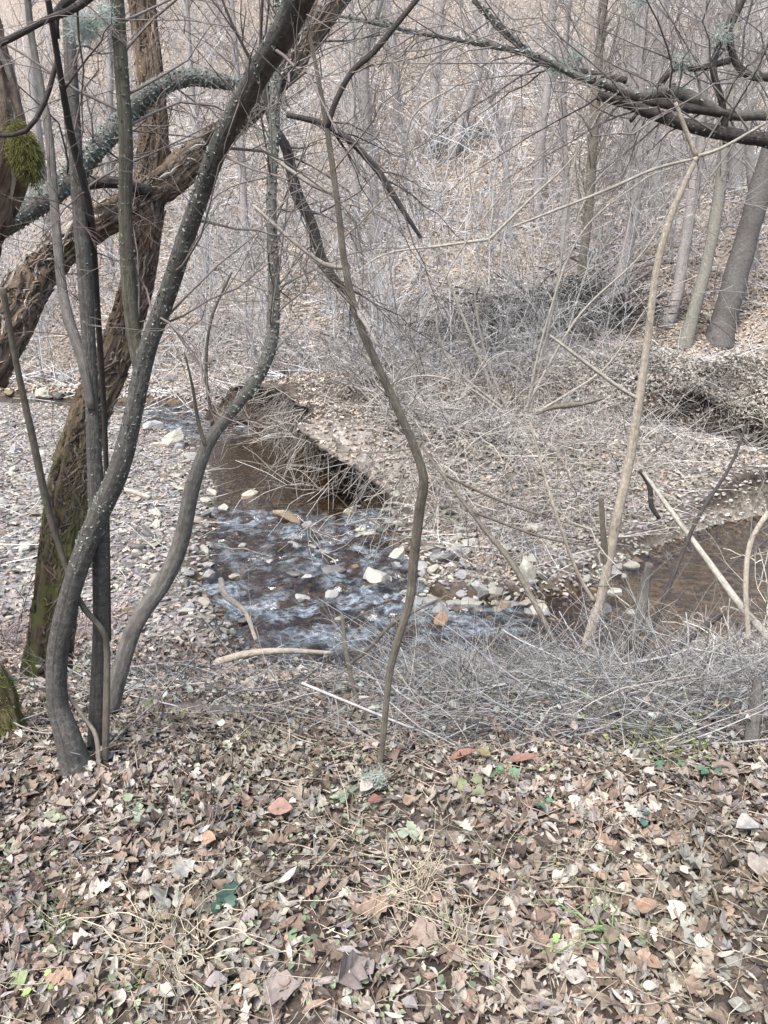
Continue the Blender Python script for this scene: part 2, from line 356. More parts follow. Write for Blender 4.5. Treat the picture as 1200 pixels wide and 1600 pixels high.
wb = MB(); water_part(wb, -4, 6.5, 4.4, 13, 0.035); water_part(wb, -9, 0, 13, 20.2, 0.06); water_part(wb, -34, -9, 13, 34, 0.2); water_part(wb, 0, 30, 13, 34, 0.2); water_part(wb, 6.5, 30, 8, 13, 0.2)
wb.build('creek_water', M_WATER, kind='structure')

# ------------------------------------------------------------------ leaves
def leaf_template(kind):
    if kind == 'oak': w = [0.03, 0.16, 0.12, 0.30, 0.17, 0.36, 0.2, 0.25, 0.02]
    elif kind == 'ovate': w = [0.02, 0.22, 0.34, 0.33, 0.2, 0.01]
    elif kind == 'broad': w = [0.05, 0.36, 0.45, 0.3, 0.36, 0.14, 0.01]
    elif kind == 'narrow': w = [0.02, 0.10, 0.13, 0.11, 0.01]
    elif kind == 'simple': w = [0.04, 0.3, 0.03]
    n = len(w); u = np.linspace(-0.5, 0.5, n); w = np.array(w)
    V = np.stack([np.stack([u, -w], 1), np.stack([u, 0*u], 1), np.stack([u, w], 1)], 1).reshape(-1, 2)
    i = np.arange(n*3).reshape(n, 3)
    q = np.concatenate([np.stack([i[:-1, 0], i[:-1, 1], i[1:, 1], i[1:, 0]], -1), np.stack([i[:-1, 1], i[:-1, 2], i[1:, 2], i[1:, 1]], -1)])
    return V, q
def leaf_local(T, n, rng, curl=1.0):
    u = T[:, 0][None]; v = T[:, 1][None]
    a = rng.normal(0, 0.55*curl, (n, 1)); b = rng.normal(0.3, 0.6, (n, 1))*curl; c = rng.normal(0, 0.8*curl, (n, 1)); f = rng.uniform(0, 0.5, (n, 1))*curl
    w = a*u*u + b*v*v*2 + c*u*v + f*np.abs(v) + rng.normal(0, 0.025*curl, (n, T.shape[0]))
    bend = rng.normal(0, 0.12, (n, 1))
    return np.stack(np.broadcast_arrays(u, v + bend*u*u*2, w), -1)
PAL = np.array([[0.30, 0.235, 0.185], [0.36, 0.29, 0.235], [0.25, 0.185, 0.14], [0.40, 0.36, 0.32], [0.17, 0.115, 0.085], [0.33, 0.215, 0.16], [0.29, 0.265, 0.25], [0.45, 0.39, 0.33], [0.12, 0.085, 0.072], [0.27, 0.225, 0.215]])
def leaf_cols(n, rng, pale=0.0, sat=1.0):
    c = np.array([.98, 1.0, .98])*PAL[rng.integers(0, len(PAL), n)]*rng.uniform(0.75, 1.2, (n, 1))
    g = c.mean(1, keepdims=True); c = g + (c-g)*sat
    c = c*(1-pale) + np.array([0.42, 0.385, 0.33])*pale; return np.clip(c, 0.02, 0.8)
def frames(n, rng, nx, ny, tilt):
    """random in-plane turn about the ground normal plus tilt"""
    up = unit(np.stack([-nx, -ny, np.ones(n)], -1) + rng.normal(0, tilt, (n, 3))); r = unit(np.cross(up, rng.normal(size=(n, 3)))); return r, np.cross(up, r), up
def slopes(x, y, e=0.08): return (hgt(x+e, y)-hgt(x-e, y))/(2*e), (hgt(x, y+e)-hgt(x, y-e))/(2*e)
def scatter_leaves(mb, x, y, kind, size, rng, tilt=0.35, lift=(0.0, 0.03), curl=1.0, cols=None, pale=0.0, sat=1.0, dx=0, dy=0):
    n = len(x); T, q = leaf_template(kind); m = len(T)
    nx, ny = slopes(x, y); r, s, u = frames(n, rng, nx, ny, tilt); V = leaf_local(T, n, rng, curl)*size[:, None, None]
    P = np.stack([x - (shx(x, y) if dx else 0), y - (shy(x, y) if dy else 0), hgt(x, y) + rng.uniform(*lift, n)], -1)
    Wd = P[:, None] + V[..., :1]*r[:, None] + V[..., 1:2]*s[:, None] + V[..., 2:]*u[:, None]
    c = leaf_cols(n, rng, pale, sat) if cols is None else cols
    mb.add(Wd, (q[None] + (np.arange(n)*m)[:, None, None]).reshape(-1, 4), None, np.repeat(c, m, 0))
def region(n, x0, x1, y0, y1, rng, ok=None):
    X_ = []; Y_ = []; k = 0
    while k < n:
        x = rng.uniform(x0, x1, n*2); y = rng.uniform(y0, y1, n*2)
        mk = ok(x, y) if ok else np.ones(len(x), bool); x = x[mk]; y = y[mk]; X_.append(x); Y_.append(y); k += len(x)
        if k == 0: break
    return np.concatenate(X_)[:n], np.concatenate(Y_)[:n]
def dry(k=1.1):
    def f(x, y):
        d, w = creek_dist(x, y); return d > w*k
    return f
b = MB()
for kind, n, lo, hi in (('oak', 2400, .028, .064), ('ovate', 7500, .016, .048), ('broad', 2600, .02, .055), ('narrow', 12000, .02, .07)):
    x, y = region(n, -2.4, 2.4, 0.85, 3.3, RNG, lambda x, y: (np.abs(x) < .35+.58*y) & (RNG.random(len(x)) < .4+.6*sm(.36, .5, fbm(x*2.2+8, y*2.2, 3)))); tn = fbm(x*3+5, y*3, 3)[:, None]; scatter_leaves(b, x, y, kind, RNG.uniform(lo, hi, n), RNG, 0.29, (-0.004, 0.03), 1.3, cols=leaf_cols(n, RNG, sat=.85)*np.array([.97, .98, .96])*(.44 + .58*tn)*(1 + np.array([.03, -.01, .03])*(fbm(x*2, y*2+30, 2)[:, None]-.5)*4))
x, y = region(16000, -2.4, 2.4, 0.85, 3.3, RNG); scatter_leaves(b, x, y, 'simple', RNG.uniform(.008, .022, 16000), RNG, 0.7, (0.0, 0.03))
x, y = region(8500, -3.6, 3.6, 3.1, 5.6, RNG, dry()); scatter_leaves(b, x, y, 'ovate', RNG.uniform(.03, .065, len(x)), RNG, 0.45, (0, 0.03), pale=0.15)
x, y = region(2500, -9, 9, -4, 0.8, RNG); scatter_leaves(b, x, y, 'simple', RNG.uniform(.05, .1, len(x)), RNG, 0.3)
b.build('leaf_litter', M_LEAF, smooth=False, kind='stuff')
b = MB()
x, y = region(21000, -2, 6.5, 6.4, 17, RNG, lambda x, y: (creek_dist(x, y)[0] > creek_dist(x, y)[1]*1.2) & (x > xL(y)))
scatter_leaves(b, x, y, 'simple', RNG.uniform(.04, .10, len(x)), RNG, 0.55, (0, 0.04), 1.2, dx=1, cols=leaf_cols(len(x), RNG, .2)*(.45 + .9*fbm(x*1.3, y*1.3, 3)[:, None]))
x, y = region(19000, 3.2, 9.5, 12.75, 17.5, RNG); scatter_leaves(b, x, y, 'simple', RNG.uniform(.03, .11, len(x))*np.where(fbm(x*1.6, y*1.6) > .5, 1, .6), RNG, 0.7, (0.0, 0.10), 1.2, dy=1, cols=leaf_cols(len(x), RNG, .5, .5)*(.35 + .9*fbm(x*1.1+9, y*1.1, 3)[:, None]))
x, y = region(9000, 3.4, 9.5, 12.8, 15.4, RNG); scatter_leaves(b, x, y, 'simple', RNG.uniform(.04, .10, len(x)), RNG, .9, (0, .06), 1.2, dy=1, cols=leaf_cols(len(x), RNG, .6, .4)*(.25 + .95*sm(.3, .7, fbm(x*1.3+2, y*1.3, 3)))[:, None])
x, y = region(10000, -9, -1.2, 5.5, 20, RNG, lambda x, y: (creek_dist(x, y)[0] > creek_dist(x, y)[1]*1.2) & (x < xL(y))); scatter_leaves(b, x, y, 'simple', RNG.uniform(.05, .09, len(x)), RNG, 0.3, pale=0.3)
b.build('leaf_litter', M_LEAF, smooth=False, kind='stuff')
b = MB()
nh = 100000
fy = 15 + 33*RNG.random(nh)**1.35; fx = (RNG.uniform(-0.62, 0.62, nh))*fy
k = (fy > foot(fx)-3.5) & (creek_dist(fx, fy)[0] > 1.05*creek_dist(fx, fy)[1]) & (fx > xL(fy)); fx, fy = fx[k], fy[k]
patch = fbm(fx*0.35, fy*0.35, 3)
cols = leaf_cols(len(fx), RNG, 0.45, 1.35)*np.array([1.02, .98, .96])*np.where(patch > 0.5, 1.0, 0.9)[:, None]
cols = cols*(1 - 0.45*sm(0.5, 0.42, patch)[:, None]) + np.array([0.36, 0.355, 0.36])*0.45*sm(0.5, 0.42, patch)[:, None]
scatter_leaves(b, fx, fy, 'simple', RNG.uniform(.08, .15, len(fx)), RNG, 0.45, (0, 0.05), 0.8, cols=cols)
b.build('leaf_litter', M_LEAF, smooth=False, kind='stuff')

# 300 nearest leaves, each a piece of the forest floor
LM = []
for kind, n in (('oak', 9), ('broad', 8), ('ovate', 9), ('narrow', 4)):
    T, q = leaf_template(kind)
    for i in range(n):
        bb = MB(); bb.add(leaf_local(T, 1, RNG, 0.85)[0], q, None, leaf_cols(1, RNG, sat=.9)[0]*.8)
        sk = np.linspace(-0.5, -0.85, 4); tubes(bb, np.stack([sk, 0.03*np.sin(sk*9), 0*sk+0.01], -1)[None], np.full((1, 4), 0.012), 3, (0.2, 0.14, 0.1)); LM.append(bb.mesh('leaf', M_LEAF, False))
n = 300; x, y = region(n, -1.5, 1.5, 0.95, 2.35, RNG, lambda x, y: (np.abs(x) < 0.28 + 0.5*y)); nx, ny = slopes(x, y)
from mathutils import Matrix, Vector
r, s, u = frames(n, RNG, nx, ny, 0.32)
for i in range(n):
    o = bpy.data.objects.new('leaf', LM[RNG.integers(len(LM))]); C.objects.link(o); o.parent = FLOOR
    z = RNG.uniform(.028, .058)
    mt = Matrix((r[i], s[i], u[i])).transposed().to_4x4(); mt.translation = (x[i], y[i], gz(x[i], y[i]) + RNG.uniform(.02, .045))
    o.matrix_local = mt @ Matrix.Diagonal((z, z*RNG.uniform(.8, 1.1), z, 1))

# ------------------------------------------------------------------ stones
def ico(sub):
    bm = bmesh.new(); bmesh.ops.create_icosphere(bm, subdivisions=sub, radius=1.0); bm.verts.ensure_lookup_table()
    v = np.array([tuple(a.co) for a in bm.verts]); t = np.array([[a.index for a in f.verts] for f in bm.faces]); bm.free(); return v, t
ICO = {k: ico(k) for k in (1, 2, 3, 4)}
def rock_verts(sub, rng, planes=9, flat=(1, 0.75, 0.5)):
    v = ICO[sub][0].copy()
    for _ in range(planes):
        nrm = unit(rng.normal(size=3)); d = rng.uniform(0.38, 0.74); s = v@nrm - d; v = v - np.maximum(s, 0)[:, None]*nrm*0.96
    v = v*np.array(flat); v += 0.03*(fbm(v[:, 0]*4+v[:, 2]*3, v[:, 1]*4-v[:, 2]*2, 3)-0.5)[:, None]; return v
ROCKC = {'pale': (0.31, 0.30, 0.255), 'grey': (0.27, 0.265, 0.26), 'dark': (0.10, 0.095, 0.09), 'tan': (0.32, 0.285, 0.235), 'rust': (0.27, 0.17, 0.10), 'brown': (0.16, 0.125, 0.085)}
def rock(px, py, wpx, hpx, tone, label, rotz=None, flat=0.55, tilt=0.2, cat='stone', name='stone', wet=False):
    p, t = gp(px, py+hpx*0.4); a = wpx*t/FPX/2*1.15; c = hpx*t/FPX/2*1.3
    v = rock_verts(3, RNG, 18, (1, 0.8, 1)); b_ = MB(); tone = np.array(ROCKC[tone])*(0.9 + 0.3*fbm(v[:, 0]*2, v[:, 1]*2+v[:, 2]))[:, None]
    b_.add(v*np.array([a, (a+c)*0.5*0.85, c*0.85])*1.1, None, ICO[3][1], tone)
    o = b_.build(name, M_WET if wet else M_STONE, None, False); o.location = (p[0], p[1], max(p[2], water_level(p[0], p[1]) - 0.05 if creek_dist(p[0:1], p[1:2])[0][0] < 1.3 else -9) + c*0.45)
    o.rotation_euler = (RNG.normal(0, tilt), RNG.normal(0, tilt), RNG.uniform(-0.5, 0.5) if rotz is None else rotz); return tag(o, label, cat)
ROCKS = [
 (822, 888, 34, 56, 'pale', 'tall pale slab of rock standing upright on the shingle right of the riffle'),
 (585, 915, 60, 38, 'pale', 'long pale flat rock tilting into the middle of the riffle'),
 (622, 870, 42, 26, 'pale', 'pale rounded rock just above the long flat rock beside the bent sapling'),
 (622, 895, 26, 20, 'grey', 'small grey rock wedged between two pale rocks in the riffle'),
 (270, 684, 56, 36, 'pale', 'largest pale boulder on the gravel bar beside the upper water'),
 (238, 662, 38, 26, 'grey', 'grey boulder on the gravel bar behind the largest pale one'),
 (250, 694, 34, 16, 'tan', 'low tan stone in front of the pale boulder on the gravel bar'),
 (300, 712, 32, 18, 'grey', 'grey stone at the foot of the lichened stem by the pool'),
 (455, 822, 54, 24, 'brown', 'wide brown rock breaking the water at the lip of the riffle'),
 (545, 810, 34, 18, 'tan', 'small tan rock at the lip of the riffle below the undercut bank'),
 (392, 784, 34, 18, 'tan', 'tan stone lying in the edge of the brown pool'),
 (785, 854, 34, 22, 'pale', 'pale stone at the top of the shingle left of the upright slab'),
 (957, 938, 30, 28, 'pale', 'pale square stone beside the white bare stem'),
 (785, 968, 34, 28, 'brown', 'dark brown round rock at the water edge below the shingle'),
 (690, 988, 26, 36, 'rust', 'orange stained rock at the edge of the shallow water'),
 (720, 958, 26, 18, 'dark', 'dark wet stone with moss beside the orange rock'),
 (266, 588, 26, 22, 'grey', 'round grey boulder far up the creek by the undercut roots'),
 (105, 590, 28, 20, 'grey', 'grey boulder at the far bend of the creek on the left'),
 (396, 1062, 48, 26, 'tan', 'flat tan stone lying on the near bank among dead twigs'),
 (640, 952, 48, 32, 'grey', 'broad grey rock behind the bent sapling in shallow water'),
 (470, 950, 28, 18, 'grey', 'small grey rock in the middle of the rippling water'),
 (455, 910, 36, 18, 'dark', 'dark wet rock splitting the riffle left of the flat rock'),
 (520, 905, 44, 22, 'dark', 'black wet rock touching the left end of the long flat rock'),
 (483, 915, 26, 22, 'grey', 'blue grey rock between the two dark rocks in the riffle'),
 (618, 772, 26, 14, 'pale', 'small pale stone below the hanging twigs at the undercut bank'),
 (700, 868, 32, 22, 'dark', 'dark stone at the left edge of the shingle'),
 (748, 915, 34, 24, 'grey', 'grey stone half way down the shingle beside the narrow chute'),
 (845, 965, 34, 26, 'pale', 'pale stone below the upright slab near the brushwood'),
 (500, 1075, 34, 16, 'grey', 'low grey stone under brushwood near the bottom of the riffle'),
]
for r_ in ROCKS: rock(*r_, wet=r_[4] in ('dark', 'brown'))
PROTO = []
for i in range(24):
    v = rock_verts(2, RNG, 15, (1, RNG.uniform(.6, .9), RNG.uniform(.3, .6))); tone = np.array(list(ROCKC.values())[[0, 1, 1, 3, 1, 5, 2, 0][i % 8]])*RNG.uniform(.8, 1.1)
    b_ = MB(); b_.add(v, None, ICO[2][1], np.clip(tone*(0.85 + 0.3*fbm(v[:, 0]*2, v[:, 1]*2))[:, None], 0, .7)); PROTO.append(b_.mesh('stone', M_STONE, False))
def stones(n, poly, lo, hi, label, group):
    k = 0
    while k < n:
        px = RNG.uniform(poly[0], poly[2]); py = RNG.uniform(poly[1], poly[3]); p, t = gp(px, py)
        s = RNG.uniform(lo, hi)*t/FPX/2*1.45
        pi_ = int(RNG.integers(24)); o = bpy.data.objects.new('stone', PROTO[pi_]); tone = ('pale', 'grey', 'grey', 'tan', 'grey', 'brown', 'dark', 'pale')[pi_ % 8]; C.objects.link(o); o.location = (p[0], p[1], max(p[2], water_level(p[0], p[1])-0.03 if p[1] > 5.3 else -9) + s*0.15)
        o.scale = (s, s, s); o.rotation_euler = (RNG.normal(0, .25), RNG.normal(0, .25), RNG.uniform(0, 6.28)); tag(o, tone + ' ' + label, 'stone', tone + ' ' + group); k += 1
stones(95, (660, 800, 850, 985), 14, 34, 'small broken stone in the shingle right of the riffle', 'stones of the shingle beside the riffle')
stones(30, (560, 760, 690, 860), 10, 24, 'small stone along the foot of the undercut bank', 'stones under the undercut bank')
stones(70, (190, 700, 335, 960), 12, 28, 'small flat stone on the gravel bar between stems and riffle', 'stones on the gravel bar beside the pool')
stones(45, (0, 600, 110, 900), 12, 30, 'small stone on the gravel bar left of the old willow', 'stones on the gravel bar behind the willow')
stones(40, (350, 800, 640, 1000), 10, 22, 'small wet stone poking out of the riffle', 'stones in the riffle')
stones(20, (840, 880, 1000, 1000), 14, 30, 'small stone among brushwood left of the right-bank pool', 'stones by the right pool')
def gravel(mb, x, y, size, base):
    n = len(x); v = ICO[1][0]; t = ICO[1][1]
    V = v[None]*np.stack([size, size*RNG.uniform(.5, .9, n), size*RNG.uniform(.25, .55, n)], -1)[:, None]*(1 + RNG.normal(0, .13, (n, 12 if len(v) == 12 else len(v), 1)))
    a = RNG.uniform(0, 6.28, n); ca, sa = np.cos(a)[:, None], np.sin(a)[:, None]
    Vx = V[..., 0]*ca - V[..., 1]*sa; Vy = V[..., 0]*sa + V[..., 1]*ca; tl = RNG.normal(0, .3, (n, 1))
    P = np.stack([Vx + x[:, None], Vy + y[:, None], V[..., 2] + Vx*tl + (hgt(x, y) + size*0.2)[:, None]], -1)
    c = np.array(base)*RNG.uniform(.55, 1.35, (n, 1))*(1 + RNG.normal(0, .05, (n, 3)))
    mb.add(P, None, (t[None] + (np.arange(n)*len(v))[:, None, None]).reshape(-1, 3), np.repeat(np.clip(c, .02, .7), len(v), 0))
b = MB()
x, y = region(13000, -9, -0.6, 5.4, 20, RNG, lambda x, y: (x < xL(y)+0.2) & (creek_dist(x, y)[0] > 0.75*creek_dist(x, y)[1]) & (RNG.random(len(x)) < np.clip(9/y, 0, 1)**2)); gravel(b, x, y, RNG.uniform(.012, .05, len(x)), (0.20, 0.188, 0.17))
b.build('gravel', M_GRAVEL, smooth=False, kind='stuff'); b = MB()
x, y = region(4500, 0.0, 5.5, 5.6, 10.5, RNG, lambda x, y: (x > xL(y)+0.5) & (creek_dist(x, y)[0] > 0.8*creek_dist(x, y)[1]) & (x < xR(y)-.3)); gravel(b, x, y, RNG.uniform(.012, .045, len(x)), (0.29, 0.27, 0.24))
b.build('gravel', M_GRAVEL, smooth=False, kind='stuff'); b = MB()
x, y = region(3500, -3, 5, 5, 12, RNG, lambda x, y: (creek_dist(x, y)[0] < 0.95*creek_dist(x, y)[1]) & (x < 1.7)); gravel(b, x, y, RNG.uniform(.02, .06, len(x)), (0.10, 0.074, 0.05))
b.build('gravel', M_GRAVEL, smooth=False, kind='stuff')

# ------------------------------------------------------------------ trees in the foreground
def bark_dis(amp, fr=3.0, lump=0.05, seed=0.0):
    def f(rad, a, L):
        ca, sa = np.cos(a), np.sin(a); s = seed
        n = fbm(ca*1.2 + L*3 + s, sa*1.2 + L*1.3 + 31) - 0.5; m = fbm(ca*fr*3 + s + 7, sa*fr*3 + L*6, 3) - 0.5
        return rad*(1 + lump*3*n + amp*2*m)
    return f
def furrow_dis(amp, seed=0.0):
    def f(rad, a, L):
        w = a + 0.5*(fbm(L*2.2 + seed, a*0 + 3)-0.5) + 0.5*(fbm(a*2 + seed, L*5)-0.5)
        m = np.abs(vn(np.cos(w)*5.5 + 20, np.sin(w)*5.5 + L*2.2 + seed) - 0.5)*2
        n = fbm(np.cos(a)*1.3 + L*1.6 + seed, np.sin(a)*1.3 + L) - 0.5; k = fbm(np.cos(a)*9 + L*14, np.sin(a)*9 + L*5+seed, 2) - 0.5
        return rad*(1 + amp*(m - 0.35) + 0.35*n + 0.10*k)
    return f
def limb(parent, name, path, mat, sides=14, step=0.04, dis=None, smooth=True):
    p = catmull(path, step); b_ = MB(); tubes(b_, p[None, :, :3], p[None, :, 3], sides, (0.3, 0.3, 0.3), True, dis); b_.build(name, mat, parent, smooth); return p
def side_twigs(parent, paths, n, lo, hi, mat=None, col=(0.2, 0.18, 0.16), rf=0.35, ang=0.9, lev=1, rmax=0.006, t0=0.2, curl=0.25, up=0.0, name='twig'):
    """individual side branches (up to n) plus their fine shoots as one part"""
    allP = []; allR = []
    for p in paths:
        i = np.linspace(0, len(p)-1, 24).astype(int); allP.append(p[i, :3]); allR.append(p[i, 3])
    P1, R1 = grow(np.array(allP), np.minimum(np.array(allR), rmax/rf), n, lo, hi, ang, rf, 7, t0, 1.0, up, curl)
    for k in range(n):
        b_ = MB(); tubes(b_, P1[k:k+1], R1[k:k+1], 5, np.array(col)*RNG.uniform(.7, 1.3)); b_.build(name, M_TWIG, parent)
    if lev > 1:
        b_ = MB(); P2, R2 = grow(P1, R1, n*6, lo*0.3, hi*0.45, 0.8, 0.6, 5, 0.15, 1.0, up, curl); tubes(b_, P2, R2, 3, np.array(col)*RNG.uniform(.8, 1.3, (len(P2), 1)))
        P3, R3 = grow(P2, R2, n*12, lo*0.12, hi*0.2, 0.8, 0.7, 4, 0.15, 1.0, up, curl); tubes(b_, P3, R3, 3, np.array(col)*RNG.uniform(.8, 1.3, (len(P3), 1)))
        b_.build('fine_twigs', M_TWIG, parent, kind='stuff')
def lichen(parent, paths, n, size, col=(0.42, 0.47, 0.42), t0=0.1, t1=1.0):
    b_ = MB(); T, q = leaf_template('simple'); m = len(T)
    for p in paths:
        i = RNG.uniform(t0, t1, n)*(len(p)-2); i = i.astype(int); t = unit(p[i+1, :3]-p[i, :3]); d = unit(np.cross(t, RNG.normal(size=(n, 3))))
        d = unit(d + np.array([0, -.5, .25])); up = unit(d + RNG.normal(0, .4, (n, 3))); r = unit(np.cross(up, RNG.normal(size=(n, 3)))); s = np.cross(up, r)
        sz = RNG.uniform(size*.5, size*1.4, n); V = leaf_local(T, n, RNG, 1.5)*sz[:, None, None]; Pp = p[i, :3] + d*p[i, 3:4]*1.02
        b_.add(Pp[:, None] + V[..., :1]*r[:, None] + V[..., 1:2]*s[:, None] + V[..., 2:]*up[:, None], (q[None] + (np.arange(n)*m)[:, None, None]).reshape(-1, 4), None, np.repeat(np.array(col)*RNG.uniform(.6, 1.15, (n, 1)), m, 0))
    return b_.build('lichen', M_LICHEN, parent, False, 'stuff')
def tuft(center, n, rad, rr, col, name, parent=None, mat=None, up=0.0, kind=None):
    p0 = np.array(center) + RNG.normal(0, rad*0.4, (n, 3))*np.array([1, .7, .8]); d = unit(RNG.normal(size=(n, 3)) + np.array([0, 0, up]))
    P, R = shoots(p0, d, RNG.uniform(.3, .8, n)*rad, np.full(n, rr), 5, 0, 0.9); b_ = MB(); tubes(b_, P, R, 3, np.array(col)*RNG.uniform(.7, 1.25, (n, 1))); return b_.build(name, mat or M_LICHEN, parent, kind=kind)

# --- the young many-stemmed tree on the left
base, bt = gp(118, 1203); YB = base[1]
T1 = thing('young_tree', 'young grey-barked tree with several slender stems forking from one base on the left', 'tree', base)
sA = px_path([(130, 1226, YB, 33.12), (118, 1192, YB, 23), (106, 1150, YB, 17.94), (90, 1095, YB+.02, 15.18), (92, 1010, YB+.02, 15.18), (118, 900, YB, 15.64), (150, 815, YB, 16.1), (185, 735, YB, 15.64), (207, 655, YB, 13.8), (228, 555, YB, 13.34), (262, 460, YB-.03, 13.34), (300, 345, YB-.1, 13.8), (342, 230, YB-.2, 15.64), (398, 125, YB-.32, 17.94), (442, 50, YB-.42, 20.24), (495, -60, YB-.55, 23)])
pA = limb(T1, 'stem', sA, M_YOUNG, 32, 0.01, bark_dis(0.07, 4, 0.075))
sC = px_path([(150, 1180, YB+.12, 14.04), (152, 1100, YB+.12, 11.7), (157, 980, YB+.10, 11.7), (157, 870, YB+.06, 12.48), (152, 790, YB+.05, 13.26), (146, 690, YB+.06, 10.92), (142, 590, YB+.1, 10.14), (134, 450, YB+.12, 10.92), (124, 330, YB+.15, 10.92), (114, 170, YB+.2, 10.14), (108, 40, YB+.25, 9.36), (100, -60, YB+.3, 8.58)])
pC = limb(T1, 'stem', sC, M_YOUNG, 20, 0.02, bark_dis(0.03, 3, 0.05, 9))
sD = px_path([(172, 1110, YB+.30, 14.076), (190, 1040, YB+.34, 13.248), (212, 975, YB+.4, 12.42), (258, 905, YB+.48, 12.42), (283, 845, YB+.52, 11.592), (300, 765, YB+.55, 11.592), (326, 692, YB+.6, 9.936), (368, 635, YB+.65, 9.108), (402, 590, YB+.68, 9.936), (424, 535, YB+.7, 9.936), (428, 440, YB+.75, 9.108), (424, 330, YB+.8, 8.28), (428, 200, YB+.9, 8.28), (432, 90, YB+1, 7.452), (440, -40, YB+1.1, 6.624)])
pD = limb(T1, 'stem', sD, M_LICHENED, 16, 0.02, bark_dis(0.06, 3, 0.08, 3))
sB = px_path([(222, 590, YB, 10.66), (208, 520, YB+.02, 10.66), (200, 430, YB+.03, 11.48), (196, 320, YB+.03, 10.66), (197, 220, YB+.03, 10.66), (190, 110, YB+.03, 10.66), (183, 0, YB+.03, 10.66), (178, -60, YB, 9.84)])
pB = limb(T1, 'stem', sB, M_YOUNG2, 18, 0.02, bark_dis(0.04, 3, 0.06, 5))
sE = px_path([(143, 640, YB+.06, 6), (128, 560, YB+.1, 8), (108, 500, YB+.2, 8), (96, 440, YB+.3, 7), (86, 330, YB+.4, 7), (75, 200, YB+.5, 6), (50, 60, YB+.6, 5), (40, -40, YB+.6, 5)]); pE = limb(T1, 'branch', sE, M_LICHENED, 10, 0.03, bark_dis(0.05))
sF = px_path([(322, 700, YB+.58, 4), (310, 660, YB+.58, 3), (300, 600, YB+.55, 2.2), (288, 550, YB+.52, 1)]); limb(T1, 'branch', sF, M_SAP, 8, 0.02)
sG = px_path([(332, 665, YB+.62, 3), (322, 580, YB+.6, 2.6), (330, 500, YB+.6, 2.2), (362, 425, YB+.6, 1.6)]); limb(T1, 'branch', sG, M_SAP, 8, 0.02)
lichen(T1, [pA], 900, .011, (.22, .235, .20), .3); lichen(T1, [pD], 900, .013, (.24, .27, .23), .42); lichen(T1, [pB, pC], 200, .008, (.2, .22, .18), .3)
side_twigs(T1, [pA, pC, pB], 26, .25, .8, col=(.13, .11, .10), rf=.25, lev=2, rmax=.004, t0=.5); side_twigs(T1, [pD], 26, .3, .8, col=(.15, .14, .12), rf=.3, lev=2, rmax=.004, t0=.4)
tuft(at(132, 40, YB)[0], 700, .042, .0007, (.40, .47, .43), 'lichen', T1, kind='stuff'); tuft(at(165, 25, YB)[0], 260, .03, .0007, (.40, .47, .43), 'lichen', T1, kind='stuff')
# dry shoot beside it
p0, _ = gp(165, 1195); Y0 = p0[1]
T = thing('dead_shoot', 'thin tan dead stem propped against the young tree', 'stem', p0); limb(T, 'stem', px_path([(164, 1205, Y0, 5), (166, 1120, Y0, 5.5), (167, 1020, Y0+.02, 5), (160, 985, Y0, 4.5), (125, 940, Y0, 5), (95, 860, Y0-.02, 5), (74, 790, Y0-.05, 6), (50, 680, Y0-.1, 6), (26, 570, Y0-.15, 5), (4, 450, Y0-.2, 5)]), M_SAP, 8, 0.02)
T = thing('dead_shoot', 'short tan split stem curving up from the foot of the young tree', 'stem', p0); limb(T, 'stem', px_path([(155, 1205, Y0-.03, 4), (150, 1150, Y0, 3.5), (130, 1120, Y0, 3), (105, 1085, Y0, 3)]), M_PALE, 6, 0.02)
# thin dark reddish sapling far left
p0, _ = gp(160, 1100); T = thing('sapling', 'thin dark red-brown sapling rising left of the paired stems', 'sapling', p0)
q1 = limb(T, 'stem', px_path([(170, 1000, 2.9, 4), (165, 700, 2.7, 4), (152, 480, 2.5, 5), (140, 330, 2.3, 6), (112, 215, 2.2, 6), (95, 120, 2.1, 5), (72, -20, 2.0, 5)]), M_DARK, 8, .03)
q2 = limb(T, 'branch', px_path([(90, 60, 2.1, 4), (88, 20, 2.1, 6), (120, -10, 2.1, 7)]), M_DARK, 6, .03); q3 = limb(T, 'branch', px_path([(90, 90, 2.1, 4), (70, 160, 2.1, 4), (40, 205, 2.1, 4), (0, 212, 2.1, 3)]), M_DARK, 6, .03)
q4 = limb(T, 'branch', px_path([(200, -60, 2.0, 8), (125, 8, 2.0, 6), (70, 32, 2.0, 5), (0, 68, 2.0, 5), (-40, 75, 2, 4)]), M_DARK, 8, .03); side_twigs(T, [q1, q2, q3, q4], 14, .2, .6, col=(.10, .075, .065), lev=2, rmax=.003)

# --- the old leaning willow
p0, t0_ = gp(78, 1062); YO = p0[1]
T2 = thing('old_willow', 'old leaning willow with furrowed orange brown bark and moss on its foot', 'tree', p0)
sO = px_path([(66, 1110, YO, 36.4), (78, 1010, YO+.02, 30.8), (92, 900, YO+.08, 30.1), (108, 770, YO+.15, 28.7), (140, 650, YO+.22, 26.6), (182, 550, YO+.3, 23.8), (212, 450, YO+.35, 21.7), (226, 350, YO+.38, 23.8), (240, 230, YO+.42, 21.7), (234, 120, YO+.45, 19.6), (224, 20, YO+.5, 18.2), (218, -70, YO+.5, 18.2)])
pO = limb(T2, 'trunk', sO, M_OLD, 72, 0.018, furrow_dis(0.32))
sL = px_path([(-30, 590, YO+.1, 33.12), (16, 500, YO+.2, 31.68), (60, 425, YO+.3, 27.36), (130, 362, YO+.35, 23.04), (205, 318, YO+.36, 21.6), (280, 268, YO+.4, 21.6), (350, 205, YO+.4, 18.72), (418, 140, YO+.4, 18.72), (470, 70, YO+.4, 18.72), (520, 0, YO+.4, 18.72), (560, -60, YO+.4, 18.72)])
pL = limb(T2, 'limb', sL, M_LIMB, 48, 0.02, furrow_dis(0.42, 4.0))
